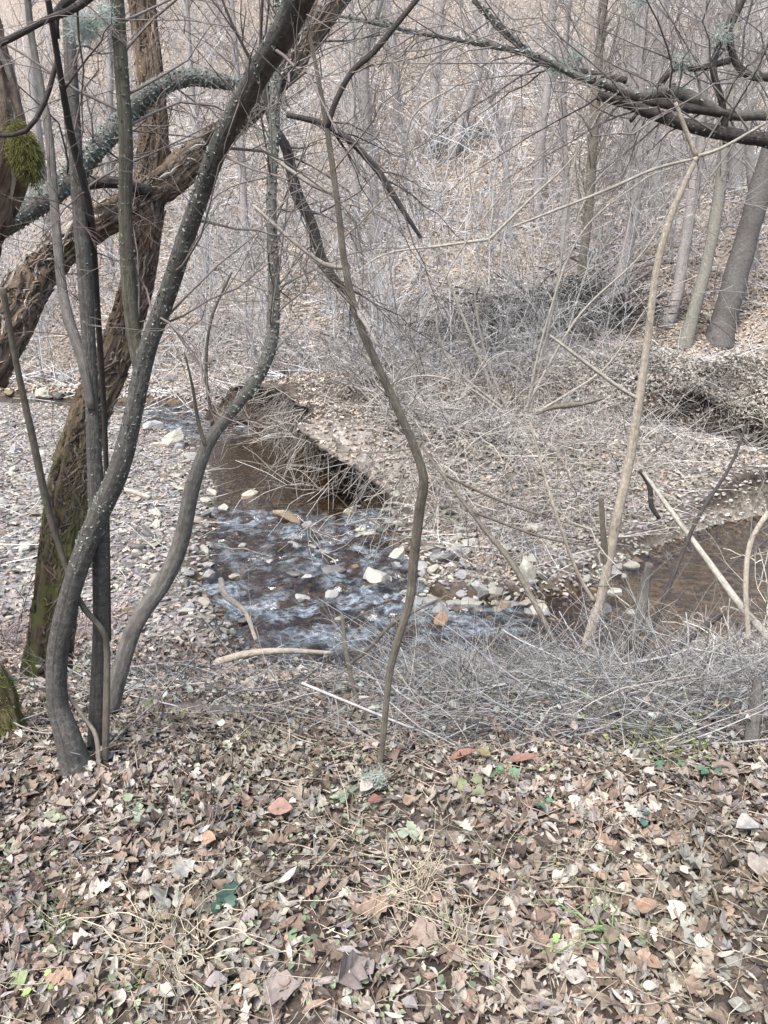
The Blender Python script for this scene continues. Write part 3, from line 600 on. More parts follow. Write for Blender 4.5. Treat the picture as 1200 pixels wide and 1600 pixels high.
sM = px_path([(-20, 368, YO-.2, 16), (40, 330, YO-.1, 17), (95, 292, YO-.05, 17), (150, 235, YO, 14), (205, 172, YO+.1, 15), (245, 138, YO+.1, 14), (290, 122, YO+.15, 12), (340, 128, YO+.2, 10), (400, 138, YO+.3, 9)])
pM = limb(T2, 'limb', sM, M_LICHENED, 20, 0.025, bark_dis(.10, 3, .10)); limb(T2, 'limb', px_path([(130, 288, YO+.2, 9), (180, 285, YO+.2, 9), (235, 300, YO+.3, 9)]), M_DARK, 10, .03)
lichen(T2, [pM], 2200, .018, (.25, .31, .285), .05); lichen(T2, [pL], 1100, .014, (.29, .295, .265), .05); side_twigs(T2, [pM, pL], 34, .3, 1.0, col=(.10, .088, .08), lev=2, rmax=.006)
def strips(parent, p, n, cols, lo=.08, hi=.3, wd=(.006, .016), seed=0):
    m_ = 7; dl = np.linalg.norm(np.diff(p[:, :3], axis=0), axis=1).mean(); L_ = RNG.uniform(lo, hi, n); i0 = RNG.uniform(0, 1, n)*(len(p) - hi/dl - 2); ii = i0[:, None] + np.linspace(0, 1, m_)[None]*(L_/dl)[:, None]
    k = np.clip(ii.astype(int), 0, len(p)-2); f = (ii-k)[..., None]; c = p[k]*(1-f) + p[k+1]*f; t = unit(p[k+1, :3]-p[k, :3])
    a = RNG.uniform(0, 6.28, n)[:, None] + RNG.normal(0, .25, n)[:, None]*np.linspace(-1, 1, m_)[None] + RNG.normal(0, .05, (n, m_)); rf = unit(np.cross(t, np.array([0.2, 1.0, 0]))); bb = np.cross(t, rf); d = rf*np.cos(a)[..., None] + bb*np.sin(a)[..., None]; sd = np.cross(t, d)
    w = RNG.uniform(*wd, n)[:, None]*np.sin(np.linspace(.25, 2.95, m_))[None]*RNG.uniform(.6, 1.3, (n, m_)); lift = RNG.uniform(.98, 1.12, n)[:, None] + RNG.uniform(0, .12, n)[:, None]*np.linspace(0, 1, m_)**3
    o = c[..., :3] + d*(c[..., 3]*lift)[..., None]; th = .007; V = np.stack([o - sd*w[..., None] - d*th, o + d*th*.3, o + sd*w[..., None] - d*th], 2); idx = np.arange(n*m_*3).reshape(n, m_, 3)
    q = np.concatenate([np.stack([idx[:, :-1, j], idx[:, 1:, j], idx[:, 1:, j+1], idx[:, :-1, j+1]], -1).reshape(-1, 4) for j in (0, 1)])
    cc = np.array(cols)[RNG.integers(0, len(cols), n)]*RNG.uniform(.6, 1.3, (n, 1)); b_ = MB(); b_.add(V, q, None, np.repeat(cc, m_*3, 0)); b_.build('bark_strips', M_TWIG, parent, False, 'stuff')
strips(T2, pO, 1500, [(.15, .105, .075), (.10, .075, .058), (.20, .145, .105), (.05, .04, .032), (.16, .14, .12)], .05, .18, (.004, .010))
strips(T2, pL, 900, [(.26, .235, .20), (.10, .08, .065), (.20, .145, .10), (.31, .29, .265), (.06, .045, .035)], .06, .22)
b_ = MB()                              # moss cushions
for p, n, c, lo, hi in ((pO, 5200, (.10, .115, .025), 0, .42), (pL, 900, (.12, .13, .035), .2, .55)):
    i = (RNG.uniform(lo, hi, n)*(len(p)-2)).astype(int); ph = fbm(i*0.05, i*0+2.0); d = unit(np.stack([RNG.normal(-.5, .8, n), RNG.normal(-.6, .6, n), RNG.normal(.1, .5, n)], -1))
    keep = fbm(d[:, 0]*2.5+i*.06, d[:, 2]*2.5+i*.05) > .5; i, d = i[keep], d[keep]; P, R = shoots(p[i, :3] + d*p[i, 3:4]*0.98, unit(d+RNG.normal(0, .5, d.shape)), RNG.uniform(.008, .022, len(i)), np.full(len(i), .0022), 3, -0.2, .4)
    tubes(b_, P, R, 3, np.array(c)*RNG.uniform(.5, 1.7, (len(i), 1)))
b_.build('moss', M_MOSS, T2, kind='stuff')
# mossy broken trunk on the frame's left side and the mossy stump
p0 = at(-150, 660, 3.6)[0]; T3 = thing('broken_trunk', 'broken pale trunk with bare wood and a bright moss cushion behind the leaning willow', 'tree', (p0[0], p0[1], gz(p0[0], p0[1])))
sT = np.array([[p0[0]-.15, p0[1], gz(p0[0], p0[1])-.1, .17], *px_path([(-120, 620, 3.6, 50), (-75, 420, 3.5, 46), (-25, 320, 3.4, 40), (0, 240, 3.4, 40), (-8, 150, 3.4, 32), (-25, 60, 3.4, 28), (-50, -50, 3.4, 26)])])
pT = limb(T3, 'trunk', sT, M_LIMB, 48, .03, furrow_dis(.5, 9.)); strips(T3, pT, 420, [(.36, .34, .31), (.27, .24, .20), (.12, .09, .07)], .1, .4, (.008, .025)); b_ = MB(); n = 1500; c0 = at(38, 236, 3.32)[0]; d = unit(RNG.normal(size=(n, 3))); n = 5000; d = unit(RNG.normal(size=(n, 3))); P, R = shoots(c0 + d*np.array([.045, .045, .085])+np.array([.012, 0, -.02])*RNG.normal(size=(n, 1)), unit(d+[0, -.2, -.5]), RNG.uniform(.008, .022, n), np.full(n, .0016), 4, -.8, .5)
tubes(b_, P, R, 3, np.array([.115, .115, .035])*RNG.uniform(.5, 1.5, (n, 1))); b_.add(ICO[2][0]*[.04, .04, .075]+c0, None, ICO[2][1], (.09, .10, .02)); b_.build('moss', M_MOSS, T3, kind='stuff')
p0, _ = gp(8, 1150); T = thing('stump', 'low mossy stump at the foot of the slope beside the willow', 'stump', p0); z0 = p0[1]
pS = limb(T, 'trunk', px_path([(22, 1190, z0, 36), (10, 1130, z0, 26), (0, 1080, z0, 20), (-15, 1040, z0, 15)]), M_OLD, 36, .02, furrow_dis(.4, 2.)); n = 900; i = (RNG.random(n)*(len(pS)-2)).astype(int); d = unit(RNG.normal(size=(n, 3))+[.2, -.6, .3]); P, R = shoots(pS[i, :3]+d*pS[i, 3:4], unit(d+RNG.normal(0, .5, d.shape)), RNG.uniform(.01, .03, n), np.full(n, .0022), 3); b_ = MB(); tubes(b_, P, R, 3, np.array([.11, .125, .03])*RNG.uniform(.5, 1.6, (n, 1))); b_.build('moss', M_MOSS, T, kind='stuff')

# --- bent sapling in the middle
p0, _ = gp(595, 1205); YC = p0[1]
T4 = thing('bent_sapling', 'slender sapling with a kinked stem in front of the water at the centre', 'sapling', p0)
q0 = limb(T4, 'stem', px_path([(592, 1215, YC, 3.9732), (600, 1140, YC+.02, 4.5408), (608, 1060, YC+.05, 5.1084), (622, 1000, YC+.05, 6.2436), (640, 940, YC+.05, 6.8112), (646, 880, YC+.05, 7.3788), (655, 800, YC+.03, 7.9464), (662, 752, YC, 7.3788), (650, 705, YC, 6.8112), (624, 645, YC, 6.8112), (594, 580, YC, 6.2436), (560, 500, YC, 6.2436), (540, 420, YC, 5.3922), (528, 320, YC, 4.8246), (515, 230, YC, 4.5408), (508, 185, YC, 3.9732), (495, 110, YC, 3.4056), (482, 45, YC, 2.838), (474, -10, YC, 2.2704)]), M_SAP, 14, .012, bark_dis(.05, 3, .06))
q1 = limb(T4, 'branch', px_path([(511, 200, YC, 4.8), (522, 165, YC, 4.4), (548, 115, YC, 4.8), (585, 80, YC, 4.8), (618, 40, YC, 4.4), (655, -5, YC, 4)]), M_DARK, 10, .02, bark_dis(.06))
q2 = limb(T4, 'branch', px_path([(519, 302, YC, 3.5), (490, 290, YC, 3.5), (445, 260, YC, 3), (395, 222, YC, 2.5)]), M_STEMPALE, 6, .03); q3 = limb(T4, 'branch', px_path([(538, 418, YC, 4), (505, 412, YC, 3.5), (450, 370, YC, 3), (395, 320, YC, 2.5)]), M_STEMPALE, 6, .03)
q5 = limb(T4, 'branch', px_path([(553, 480, YC, 4), (575, 512, YC-.05, 3), (590, 540, YC-.1, 2)]), M_STEMPALE, 6, .03)
side_twigs(T4, [q0, q1], 16, .12, .45, col=(.16, .14, .11), lev=2, rmax=.0028, t0=.35)
# dark dead twiggy bough hanging in the centre
p0, _ = gp(420, 620); T5 = thing('dead_bough', 'black dead bough drooping beside the lichened stem in the upper centre', 'branch', at(440, 215, 3.3)[0])
a1 = limb(T5, 'branch', px_path([(405, 100, 3.2, 6), (425, 190, 3.2, 7), (448, 235, 3.2, 8), (462, 300, 3.2, 9), (486, 348, 3.2, 8), (500, 395, 3.2, 8), (514, 425, 3.2, 8), (535, 450, 3.2, 5), (555, 475, 3.2, 3)]), M_DARK, 10, .02, bark_dis(.12, 3, .1))
a2 = limb(T5, 'branch', px_path([(448, 180, 3.1, 4), (500, 192, 3.1, 5), (545, 218, 3.1, 5.5), (585, 260, 3.1, 5), (602, 285, 3.1, 5), (632, 332, 3.1, 4), (658, 372, 3.1, 3)]), M_DARK, 8, .02, bark_dis(.15, 3, .1))
side_twigs(T5, [a1, a2], 34, .15, .5, col=(.07, .062, .058), lev=2, rmax=.004, t0=.05)

# --- white bare stem on the right
p0, _ = gp(908, 1035); YW = p0[1]
T6 = thing('barkless_sapling', 'pale barkless stem leaning slightly right in front of the spit', 'sapling', p0)
q0 = limb(T6, 'stem', px_path([(905, 1050, YW, 7.4), (922, 990, YW, 8.14), (940, 930, YW, 7.4), (952, 870, YW, 7.4), (968, 790, YW, 7.4), (984, 720, YW, 7.03), (998, 630, YW, 6.66), (1012, 530, YW, 5.92), (1026, 420, YW, 5.55), (1048, 340, YW, 5.18), (1088, 245, YW, 3.7)]), M_PALE, 12, .02, bark_dis(.03, 3, .04))
q1 = limb(T6, 'branch', px_path([(1088, 245, YW, 4), (1070, 200, YW, 3.5), (1055, 160, YW, 3)]), M_PALE, 6, .03); q2 = limb(T6, 'branch', px_path([(1088, 245, YW, 3), (1130, 230, YW, 2.5), (1200, 190, YW, 2)]), M_STEMPALE, 6, .03)
q3 = limb(T6, 'branch', px_path([(1085, 248, YW, 2.4), (1020, 265, YW, 2.4), (940, 300, YW, 2.4), (800, 355, YW, 1.6)]), M_STEMPALE, 6, .03); q4 = limb(T6, 'branch', px_path([(1000, 625, YW, 3), (960, 600, YW, 3), (900, 555, YW, 3), (860, 525, YW, 2)]), M_STEMPALE, 6, .03)
q5 = limb(T6, 'branch', px_path([(948, 885, YW, 5.6), (943, 840, YW-.02, 4.8), (939, 775, YW-.03, 4)]), M_SAP, 8, .02); q6 = limb(T6, 'branch', px_path([(928, 940, YW, 3.5), (900, 890, YW, 2.8), (868, 800, YW, 2.8), (850, 740, YW+.1, 2.1), (828, 660, YW+.2, 1.4)]), M_PALE, 6, .03)
side_twigs(T6, [q0, q2, q3, q4], 14, .3, .8, col=(.28, .25, .21), lev=2, rmax=.003, t0=.3)

# --- sticks on the right side
def stick(label, ctrl, mat, name='stick', cat='stick', twn=0, col=(.25, .23, .2), sides=8, dis=None, extra=()):
    P = px_path(ctrl); T = thing(name, label, cat, P[0, :3]); ps = [limb(T, 'stem', P, mat, sides, .02, dis or bark_dis(.06))]
    for e in extra: ps.append(limb(T, 'branch', px_path(e), mat, 6, .02))
    if twn: side_twigs(T, ps, twn, .12, .5, col=col, lev=2, rmax=.003, t0=.15)
    return T
stick('pale grey forked pole slanting down to the right across the muddy pool', [(1005, 738, 5.0, 2.25), (1050, 800, 4.7, 3.75), (1100, 868, 4.4, 4.875), (1160, 950, 4.1, 6), (1210, 1005, 3.9, 6.75)], M_STEMPALE, twn=8)
stick('black straight stick slanting up to the right over the muddy pool', [(1000, 1058, 3.7, 6), (1060, 1010, 3.9, 5.5), (1126, 960, 4.1, 5)], M_DARK)
stick('thin red-brown stem crossing the muddy pool from brush to bank', [(1000, 1030, 3.9, 3.5), (1040, 930, 4.2, 3.5), (1090, 810, 4.6, 3), (1140, 730, 4.9, 2.5), (1168, 660, 5.1, 2)], M_DARK, twn=4, col=(.12, .08, .06))
stick('dark crooked stub with pale lichen beside the white bare stem', [(955, 1040, 3.8, 6), (985, 1005, 3.8, 8), (1002, 955, 3.85, 9), (1008, 915, 3.9, 8), (1014, 880, 3.9, 6)], M_LICHENED, dis=bark_dis(.2, 3, .15), extra=[[(985, 1000, 3.8, 4), (1000, 1040, 3.75, 4), (965, 950, 3.8, 3)]])
stick('curved white twig rising from brush on the far right', [(1170, 1000, 3.6, 4), (1165, 920, 3.7, 4), (1172, 850, 3.8, 4), (1200, 800, 3.9, 4)], M_PALE, twn=5)
stick('crooked dark twig above the pale pole', [(1000, 735, 5.2, 3), (1015, 760, 5.2, 4), (1018, 790, 5.2, 4), (1030, 810, 5.2, 3)], M_DARK)
stick('mossy grey branch lying level on the near bank left of centre', [(212, 1098, 3.1, 8), (262, 1108, 3.05, 10), (330, 1112, 3.0, 10), (400, 1118, 3.0, 8), (450, 1130, 2.95, 5)], M_LICHENED, dis=bark_dis(.25, 3, .15), sides=14)
stick('bleached stick on the bank above the flat tan stone', [(338, 1035, 3.8, 6), (385, 1022, 3.8, 6), (440, 1017, 3.8, 5), (520, 1020, 3.8, 3)], M_PALE)
stick('black dead branch poking from brush right of the bent sapling', [(740, 1080, 3.3, 7), (765, 1105, 3.2, 9), (790, 1135, 3.1, 8), (800, 1160, 3.0, 6)], M_DARK, dis=bark_dis(.2, 3, .1), twn=5, col=(.08, .07, .06))
stick('short black charred stub standing upright in the leaves', [(312, 1213, gp(312, 1205)[0][1], 6), (310, 1195, gp(312, 1205)[0][1], 4), (308, 1172, gp(312, 1205)[0][1], 3)], M_DARK)
stick('dark shaggy root stub leaning at the right edge of the leaves', [(1165, 1225, 2.35, 10), (1172, 1180, 2.4, 13), (1178, 1120, 2.5, 10), (1185, 1060, 2.6, 6)], M_LICHENED, twn=12, dis=bark_dis(.25, 3, .15), col=(.16, .15, .14))
stick('long tan stalk curving over the riffle from the brush', [(560, 1110, 3.3, 4), (545, 1040, 3.5, 4), (538, 1000, 3.6, 4), (535, 960, 3.7, 3)], M_SAP, twn=6, extra=[[(545, 1040, 3.5, 3), (580, 1010, 3.5, 3), (620, 970, 3.5, 3), (700, 930, 3.5, 2)]])
stick('tan bough lying from the spit down into brush right of centre', [(655, 690, 7.0, 1.1), (690, 740, 6.8, 2.75), (760, 830, 6.3, 3.85), (800, 880, 5.9, 4.4), (845, 960, 5.5, 4.4), (870, 1010, 5.2, 3.3)], M_SAP, twn=12, extra=[[(740, 800, 6.4, 2.2), (850, 840, 6.4, 1.65), (960, 860, 6.4, 0.825)], [(690, 740, 6.8, 2.2), (800, 790, 6.8, 1.65), (930, 830, 6.8, 0.55)]])
stick('white forked twig dipping into the left edge of the riffle', [(400, 1000, 4.6, 3), (382, 955, 4.9, 4), (352, 930, 5.1, 5), (345, 905, 5.3, 4)], M_PALE, twn=4)
stick('pale rotten branch lying across the leafy spit', [(838, 648, 9.6, 1.5), (862, 637, 9.5, 3), (885, 634, 9.5, 4), (915, 630, 9.4, 3), (945, 622, 9.3, 1.5)], M_SAP, dis=bark_dis(.25, 3, .15), twn=4)
stick('grey driftwood log lying on the gravel left of the willow', [(130, 770, 7.6, 5), (190, 765, 7.5, 4), (235, 778, 7.4, 4)], M_STEMPALE)

# --- limb reaching in from a tree standing outside the picture on the right
rx = at(1330, 700, 6.0)[0]; T7 = thing('overhanging_tree', 'dark lichened tree reaching long boughs in from the upper right', 'tree', (rx[0], 6.0, gz(rx[0], 6.0)))
limb(T7, 'trunk', np.array([[rx[0], 6.0, gz(rx[0], 6.0)-.1, .2], [rx[0]+.05, 6.0, 0.5, .16], [rx[0]-.05, 6.0, 2.2, .14], [rx[0], 6.0, 5.5, .10], [rx[0]+.2, 6, 8, .05]]), M_DARK, 24, .06, bark_dis(.08))
g = [[(1330, 260, 6, 14), (1210, 222, 6, 11), (1150, 212, 6, 10), (1080, 198, 6, 9), (1020, 178, 6, 8), (980, 162, 6, 7), (935, 148, 6, 7)],
     [(1330, 200, 6, 12), (1220, 182, 6, 8), (1140, 180, 6, 7), (1085, 155, 6, 8), (1040, 142, 6, 9), (1000, 150, 6, 8), (950, 132, 6, 7), (900, 118, 6, 5.5), (840, 88, 6, 5), (760, 70, 6, 4), (650, 50, 6, 3.5), (560, 30, 6, 3), (530, 25, 6, 2)],
     [(1150, 182, 6, 6), (1100, 172, 6, 7), (1050, 165, 6, 7), (1010, 158, 6, 6)], [(980, 125, 6, 5), (900, 110, 6.1, 4), (850, 98, 6.2, 5), (800, 60, 6.3, 5), (740, 0, 6.4, 4)],
     [(1330, 90, 6, 9), (1180, 120, 6, 6), (1140, 60, 6, 5), (1165, -10, 6, 5)], [(1135, 230, 6, 5), (1128, 160, 6, 5), (1115, 100, 6, 5), (1145, 20, 6, 4)], [(1140, 95, 6, 5), (1085, 108, 6, 4), (1050, 110, 6, 4), (985, 190, 6, 3)]]
pg = [limb(T7, 'branch', px_path(a), M_DARK if k != 1 else M_LICHENED, 12, .04, bark_dis(.16, 3, .10, k)) for k, a in enumerate(g)]
lichen(T7, [pg[1], pg[3]], 260, .03, (.29, .34, .31), .3); lichen(T7, [pg[0]], 160, .025, (.2, .215, .19)); side_twigs(T7, pg, 90, .5, 1.6, col=(.16, .145, .135), lev=2, rmax=.008, t0=.1)
for a in ((900, 90, 6.1), (872, 105, 6.1), (1063, 100, 5.95), (1130, 55, 5.95), (1000, 0, 6)): tuft(at(*a)[0], 160, .085, .0022, (.36, .41, .37), 'lichen', T7, kind='stuff')

# ------------------------------------------------------------------ trees on the far side
def bare_tree(label, ctrl, mat, ntw=40, cat='tree', lo=.6, hi=2.2, col=(.25, .235, .225), group=None, name='bare_tree', lev3=5):
    P = px_path(ctrl); p0, _ = gp(ctrl[0][0], ctrl[0][1]); P[:, 1] += p0[1]-P[0, 1] if False else 0
    T = thing(name, label, cat, P[0, :3], group); p = limb(T, 'trunk', P, mat, 12, .12, bark_dis(.06, 3, .07, RNG.uniform(0, 50)))
    i = np.linspace(0, len(p)-1, 20).astype(int); P1, R1 = grow(p[None, i, :3], np.minimum(p[None, i, 3], .05), ntw, lo, hi, .75, .4, 7, .25, 1, .15, .2)
    for k in range(min(ntw, 14)):
        b_ = MB(); tubes(b_, P1[k:k+1], R1[k:k+1], 5, col); b_.build('branch', M_TWIG, T)
    b_ = MB()
    if ntw > 14: tubes(b_, P1[14:], R1[14:], 4, np.array(col)*RNG.uniform(.7, 1.3, (ntw-14, 1)))
    P2, R2 = grow(P1, R1, ntw*lev3, lo*.4, hi*.5, .7, .6, 5, .2, 1, .1, .25); tubes(b_, P2, np.maximum(R2, .004), 3, np.array(col)*RNG.uniform(.7, 1.3, (len(P2), 1)))
    b_.build('twigs', M_TWIG, T, kind='stuff'); return T
def gY(px, py): return gp(px, py)[0][1]
y1 = gY(1125, 530); bare_tree('thick dark grey trunk leaning right on the bank at the right edge', [(1120, 545, y1, 26), (1130, 505, y1, 19), (1148, 440, y1, 18), (1170, 360, y1, 17), (1192, 280, y1, 16), (1225, 160, y1, 14), (1260, -20, y1, 12)], m_bark('dark_grey_trunk', (.07, .065, .06), (.15, .14, .132), lich=.4), 30)
y2 = gY(1070, 540); bare_tree('slim olive grey trunk just left of the thick leaning trunk', [(1066, 555, y2, 13), (1080, 500, y2, 10), (1100, 430, y2, 9), (1118, 340, y2, 9), (1130, 250, y2, 8), (1150, 60, y2, 6), (1160, -60, y2, 5)], m_bark('olive_trunk', (.13, .125, .105), (.25, .24, .21), lich=.5), 30)
y3 = gY(1042, 508); bare_tree('light grey trunk standing second left of the thick leaning trunk', [(1040, 515, y3, 11), (1058, 460, y3, 9), (1068, 400, y3, 9), (1080, 320, y3, 8), (1095, 220, y3, 7), (1105, -20, y3, 5)], M_HILL, 30)
y4 = gY(958, 478); bare_tree('pale grey trunk behind the white bare stem on the bank top', [(955, 488, y4, 11), (970, 430, y4, 9), (986, 360, y4, 9), (996, 280, y4, 8), (1000, 150, y4, 7), (1010, -40, y4, 5)], M_HILL, 34)
y5 = gY(898, 500); bare_tree('brown twiggy tree rising from the brush heap', [(895, 505, y5, 7), (908, 430, y5, 7), (920, 320, y5, 7), (928, 200, y5, 8), (935, 100, y5, 7), (945, -30, y5, 6)], M_SAP, 60, col=(.2, .175, .15))
HT = [('far grey trunk left of the bare strip of hillside', (588, 375, 580, 250, 570, 100, 600, -20), 8), ('far leaning trunk with dark bush at its foot', (706, 245, 722, 190, 745, 120, 775, 20), 8), ('far grey trunk at the top centre of the slope', (672, 240, 680, 130, 688, 20, 690, -30), 7),
      ('slim far trunk left of the bent sapling fork', (560, 420, 556, 300, 552, 160, 548, -20), 5), ('grey trunk on the slope behind the dark dead bough', (640, 300, 622, 180, 612, 60, 600, -30), 6), ('far trunk behind the lichened boughs at the upper right', (1025, 330, 1020, 200, 1030, 80, 1040, -20), 9),
      ('far pale trunk between brush heap and bare stem', (985, 330, 985, 220, 992, 100, 996, -20), 8), ('far trunk at the upper right corner', (1150, 300, 1148, 180, 1140, 60, 1135, -30), 9), ('grey trunk on the slope beyond the willow at the upper left', (72, 430, 66, 300, 52, 150, 40, -20), 9),
      ('far slim trunk between the paired stems and the willow', (170, 420, 168, 280, 172, 120, 165, -20), 6), ('far slim trunk right of the willow', (320, 440, 318, 300, 300, 150, 290, -20), 6), ('far twin-like trunk behind the diagonal stem', (385, 430, 380, 300, 372, 150, 360, -20), 6),
      ('far trunk above the brush heap', (838, 340, 845, 230, 858, 110, 865, -20), 7), ('far thin trunk leaning left above the brush heap', (800, 380, 790, 260, 770, 150, 740, 10), 5), ('far trunk below the long lichened bough', (880, 420, 884, 300, 880, 160, 890, -20), 6),
      ('slim trunk at the far right slope behind thick trunk', (1175, 420, 1178, 330, 1170, 200, 1180, -20), 7)]
for lb, c, r in HT:
    yy = gY(c[0], c[1]); bare_tree(lb, [(c[0], c[1]+8, yy, r*1.2), (c[2], c[3], yy, r), (c[4], c[5], yy, r*.9), (c[6], c[7], yy, r*.7)], M_HILL, 26, lo=.8, hi=2.6, lev3=7)

# saplings: eight kinds, copied with their twigs
SP = []
for i in range(8):
    H = RNG.uniform(2.5, 5.0); r0 = RNG.uniform(.014, .034); c = np.array([(.37, .365, .365), (.24, .225, .215), (.43, .425, .425), (.30, .295, .29)][i % 4])
    P0, R0 = shoots(np.zeros((1, 3)), unit(np.array([[RNG.normal(0, .12), RNG.normal(0, .12), 1.]])), [H], [r0], 10, .0, .06)
    T = thing('hill_sapling', 'thin bare grey sapling growing in the thicket on the far hillside', 'sapling', (0, 0, 0), 'thin saplings on the far hillside'); b_ = MB(); tubes(b_, P0, R0, 6, c); b_.build('trunk', M_TWIG, T)
    b_ = MB(); P1, R1 = grow(P0, R0, 20, .6, 2.0, .65, .5, 6, .12, 1, .12, .2); tubes(b_, P1, np.maximum(R1, .005), 3, c*RNG.uniform(.8, 1.3, (20, 1))); P2, R2 = grow(P1, R1, 40, .25, .9, .7, .6, 4, .15, 1, .1, .25); tubes(b_, P2, np.maximum(R2, .006), 3, c*RNG.uniform(.8, 1.4, (40, 1)))
    b_.build('twigs', M_TWIG, T, kind='stuff'); SP.append(T)
k = 0
while k < 292:
    y = 15.5 + 26*RNG.random()**1.5; x = RNG.uniform(-.58, .58)*y
    if y < foot(x) - 0.5 or creek_dist(np.array([x]), np.array([y]))[0][0] < 1.4: continue
    u = x/y
    if u > .22 and y < 21 and RNG.random() < .8: continue
    if 0.02 < u < 0.24 and y > 19 and RNG.random() < .55: continue          # the opener strip of leaves
    o = SP[k % 8] if k < 8 else None; sc = RNG.uniform(.55, 1.25); rot = (RNG.normal(0, .1), RNG.normal(0, .1), RNG.uniform(0, 6.28)); loc = (x, y, gz(x, y)-.05)
    kd = (k if k < 8 else int(RNG.integers(8))); tone = ('pale grey', 'brownish', 'whitish', 'mid grey')[kd % 4]; zn = 'low' if y < 20 else 'half way up' if y < 28 else 'high'
    ar = 'left of the willow' if u < -.36 else 'between willow and kinked sapling' if u < -.1 else 'behind the kinked sapling' if u < .12 else 'above the brush heap' if u < .32 else 'behind the right trunks'
    lb = 'thin %s sapling %s on the slope %s' % (tone, zn, ar); gr = '%s saplings %s on the far slope %s' % (tone, zn, ar)
    if o is not None: tag(o, lb, None, gr)
    if o is not None: o.location = loc; o.rotation_euler = rot; o.scale = (sc,)*3
    else: copy_thing(SP[kd], loc, rot, (sc,)*3, lb, gr)
    k += 1
for o in SP:
    for ch in o.children: ch.location = (0, 0, 0)
b = MB(); n = 3300; y = 14.5 + 27*RNG.random(n)**1.4; x = RNG.uniform(-.6, .6, n)*y; kk = (y > foot(x)-1.5) & (creek_dist(x, y)[0] > 1.3) & ((fbm(x*.3+4, y*.3) > .43) | (RNG.random(n) < .3)) & ((x/y < .06) | (y > 21) | (RNG.random(n) < .10)); x, y = x[kk], y[kk]; n = len(x)
P, R = shoots(np.stack([x, y, hgt(x, y)], -1), unit(np.stack([RNG.normal(0, .45, n), RNG.normal(0, .45, n), np.full(n, 1.)], -1)), RNG.uniform(.4, 1.6, n), RNG.uniform(.0003, .0007, n)*y, 5, -.15, .25, tip=.5); c = np.array([.52, .515, .51])*np.where(RNG.random((n, 1)) < .33, .2, RNG.uniform(.6, 1.4, (n, 1))); tubes(b, P, R, 3, c)
P2, R2 = grow(P, R, n, .25, .9, .7, .75, 4, .2, 1, 0, .3); tubes(b, P2, np.maximum(R2, .006), 3, np.array([.52, .515, .51])*RNG.uniform(.2, 1.3, (n, 1))); b.build('thicket', M_TWIG, kind='stuff')
b = MB(); n = 5000; y = 15 + 22*RNG.random(n)**1.3; x = RNG.uniform(-.6, .6, n)*y; kk = (y > foot(x)-2) & ((x/y < .08) | (y > 19.5) | (RNG.random(n) < .2)); x, y = x[kk], y[kk]; n = len(x); a = RNG.uniform(0, 6.28, n)
P, R = shoots(np.stack([x, y, hgt(x, y)+.06], -1), unit(np.stack([np.cos(a), np.sin(a)*.6, RNG.normal(.15, .15, n)], -1)), RNG.uniform(.4, 1.8, n), RNG.uniform(.0004, .0009, n)*y, 4, 0, .1, tip=.5); tubes(b, P, R, 3, np.array([.54, .53, .52])*np.where(RNG.random((n, 1)) < .3, .25, RNG.uniform(.6, 1.2, (n, 1)))); b.build('fallen_twigs', M_TWIG, kind='stuff')

# ------------------------------------------------------------------ bare shrubs
def shrub(label, px, py, nst, L, spread, lean=(0, 0, 0), col=(.33, .32, .31), r=.013, droop=-.35, fine=4, dark=0.25, width=.5, Y=None, name='bare_shrub'):
    p, t = gp(px, py) if Y is None else at(px, py, Y); T = thing(name, label, 'shrub', p)
    p0 = p + np.stack([RNG.normal(0, width, nst), RNG.normal(0, width*.6, nst), np.zeros(nst)], -1); p0[:, 2] = np.maximum(hgt(p0[:, 0], p0[:, 1])-.03, p[2]-.6)
    d = unit(np.stack([RNG.normal(0, spread, nst), RNG.normal(0, spread, nst), np.ones(nst)], -1) + np.array(lean)); P, R = shoots(p0, d, RNG.uniform(.5, 1.1, nst)*L, RNG.uniform(.6, 1.3, nst)*r, 8, droop, .22)
    P[..., 2] = np.maximum(P[..., 2], np.maximum(hgt(P[..., 0], P[..., 1]), water_level(P[..., 0], P[..., 1])) + .01)
    cc = np.array(col)*np.where(RNG.random((nst, 1)) < dark, .35, RNG.uniform(.7, 1.3, (nst, 1)))
    for k in range(min(nst, 24)):
        b_ = MB(); tubes(b_, P[k:k+1], R[k:k+1], 5, cc[k]); b_.build('stem', M_TWIG, T)
    b_ = MB(); tubes(b_, P[24:], R[24:], 3, cc[24:]); P2, R2 = grow(P, R, nst*fine, L*.15, L*.45, .6, .6, 5, .15, 1, droop*.6, .3); tubes(b_, P2, np.maximum(R2, .0045), 3, np.array(col)*RNG.uniform(.25, 1.5, (len(P2), 1)))
    P3, R3 = grow(P2, R2, nst*fine, L*.08, L*.25, .7, .7, 4, .15, 1, droop*.4, .3); tubes(b_, P3, np.maximum(R3, .0035), 3, np.array(col)*RNG.uniform(.25, 1.5, (len(P3), 1))); b_.build('twigs', M_TWIG, T, kind='stuff'); return T
shrub('broad heap of grey arching brush at the middle of the far bank', 830, 545, 220, 2.5, .9, (-.5, -.3, 0), (.22, .215, .21), width=1.4, dark=.55)
shrub('dark tangled brush heap under the brown twiggy tree', 900, 490, 90, 2.0, .9, (0, -.2, 0), (.13, .12, .11), width=1.0, dark=.75)
shrub('grey brush spreading low left of the broad heap', 720, 580, 120, 2.0, .9, (-.3, -.3, 0), (.22, .21, .205), width=1.0, dark=.55)
shrub('bare shrub behind the kinked sapling at mid height', 600, 560, 70, 2.0, .7, (-.2, -.2, 0), width=.7)
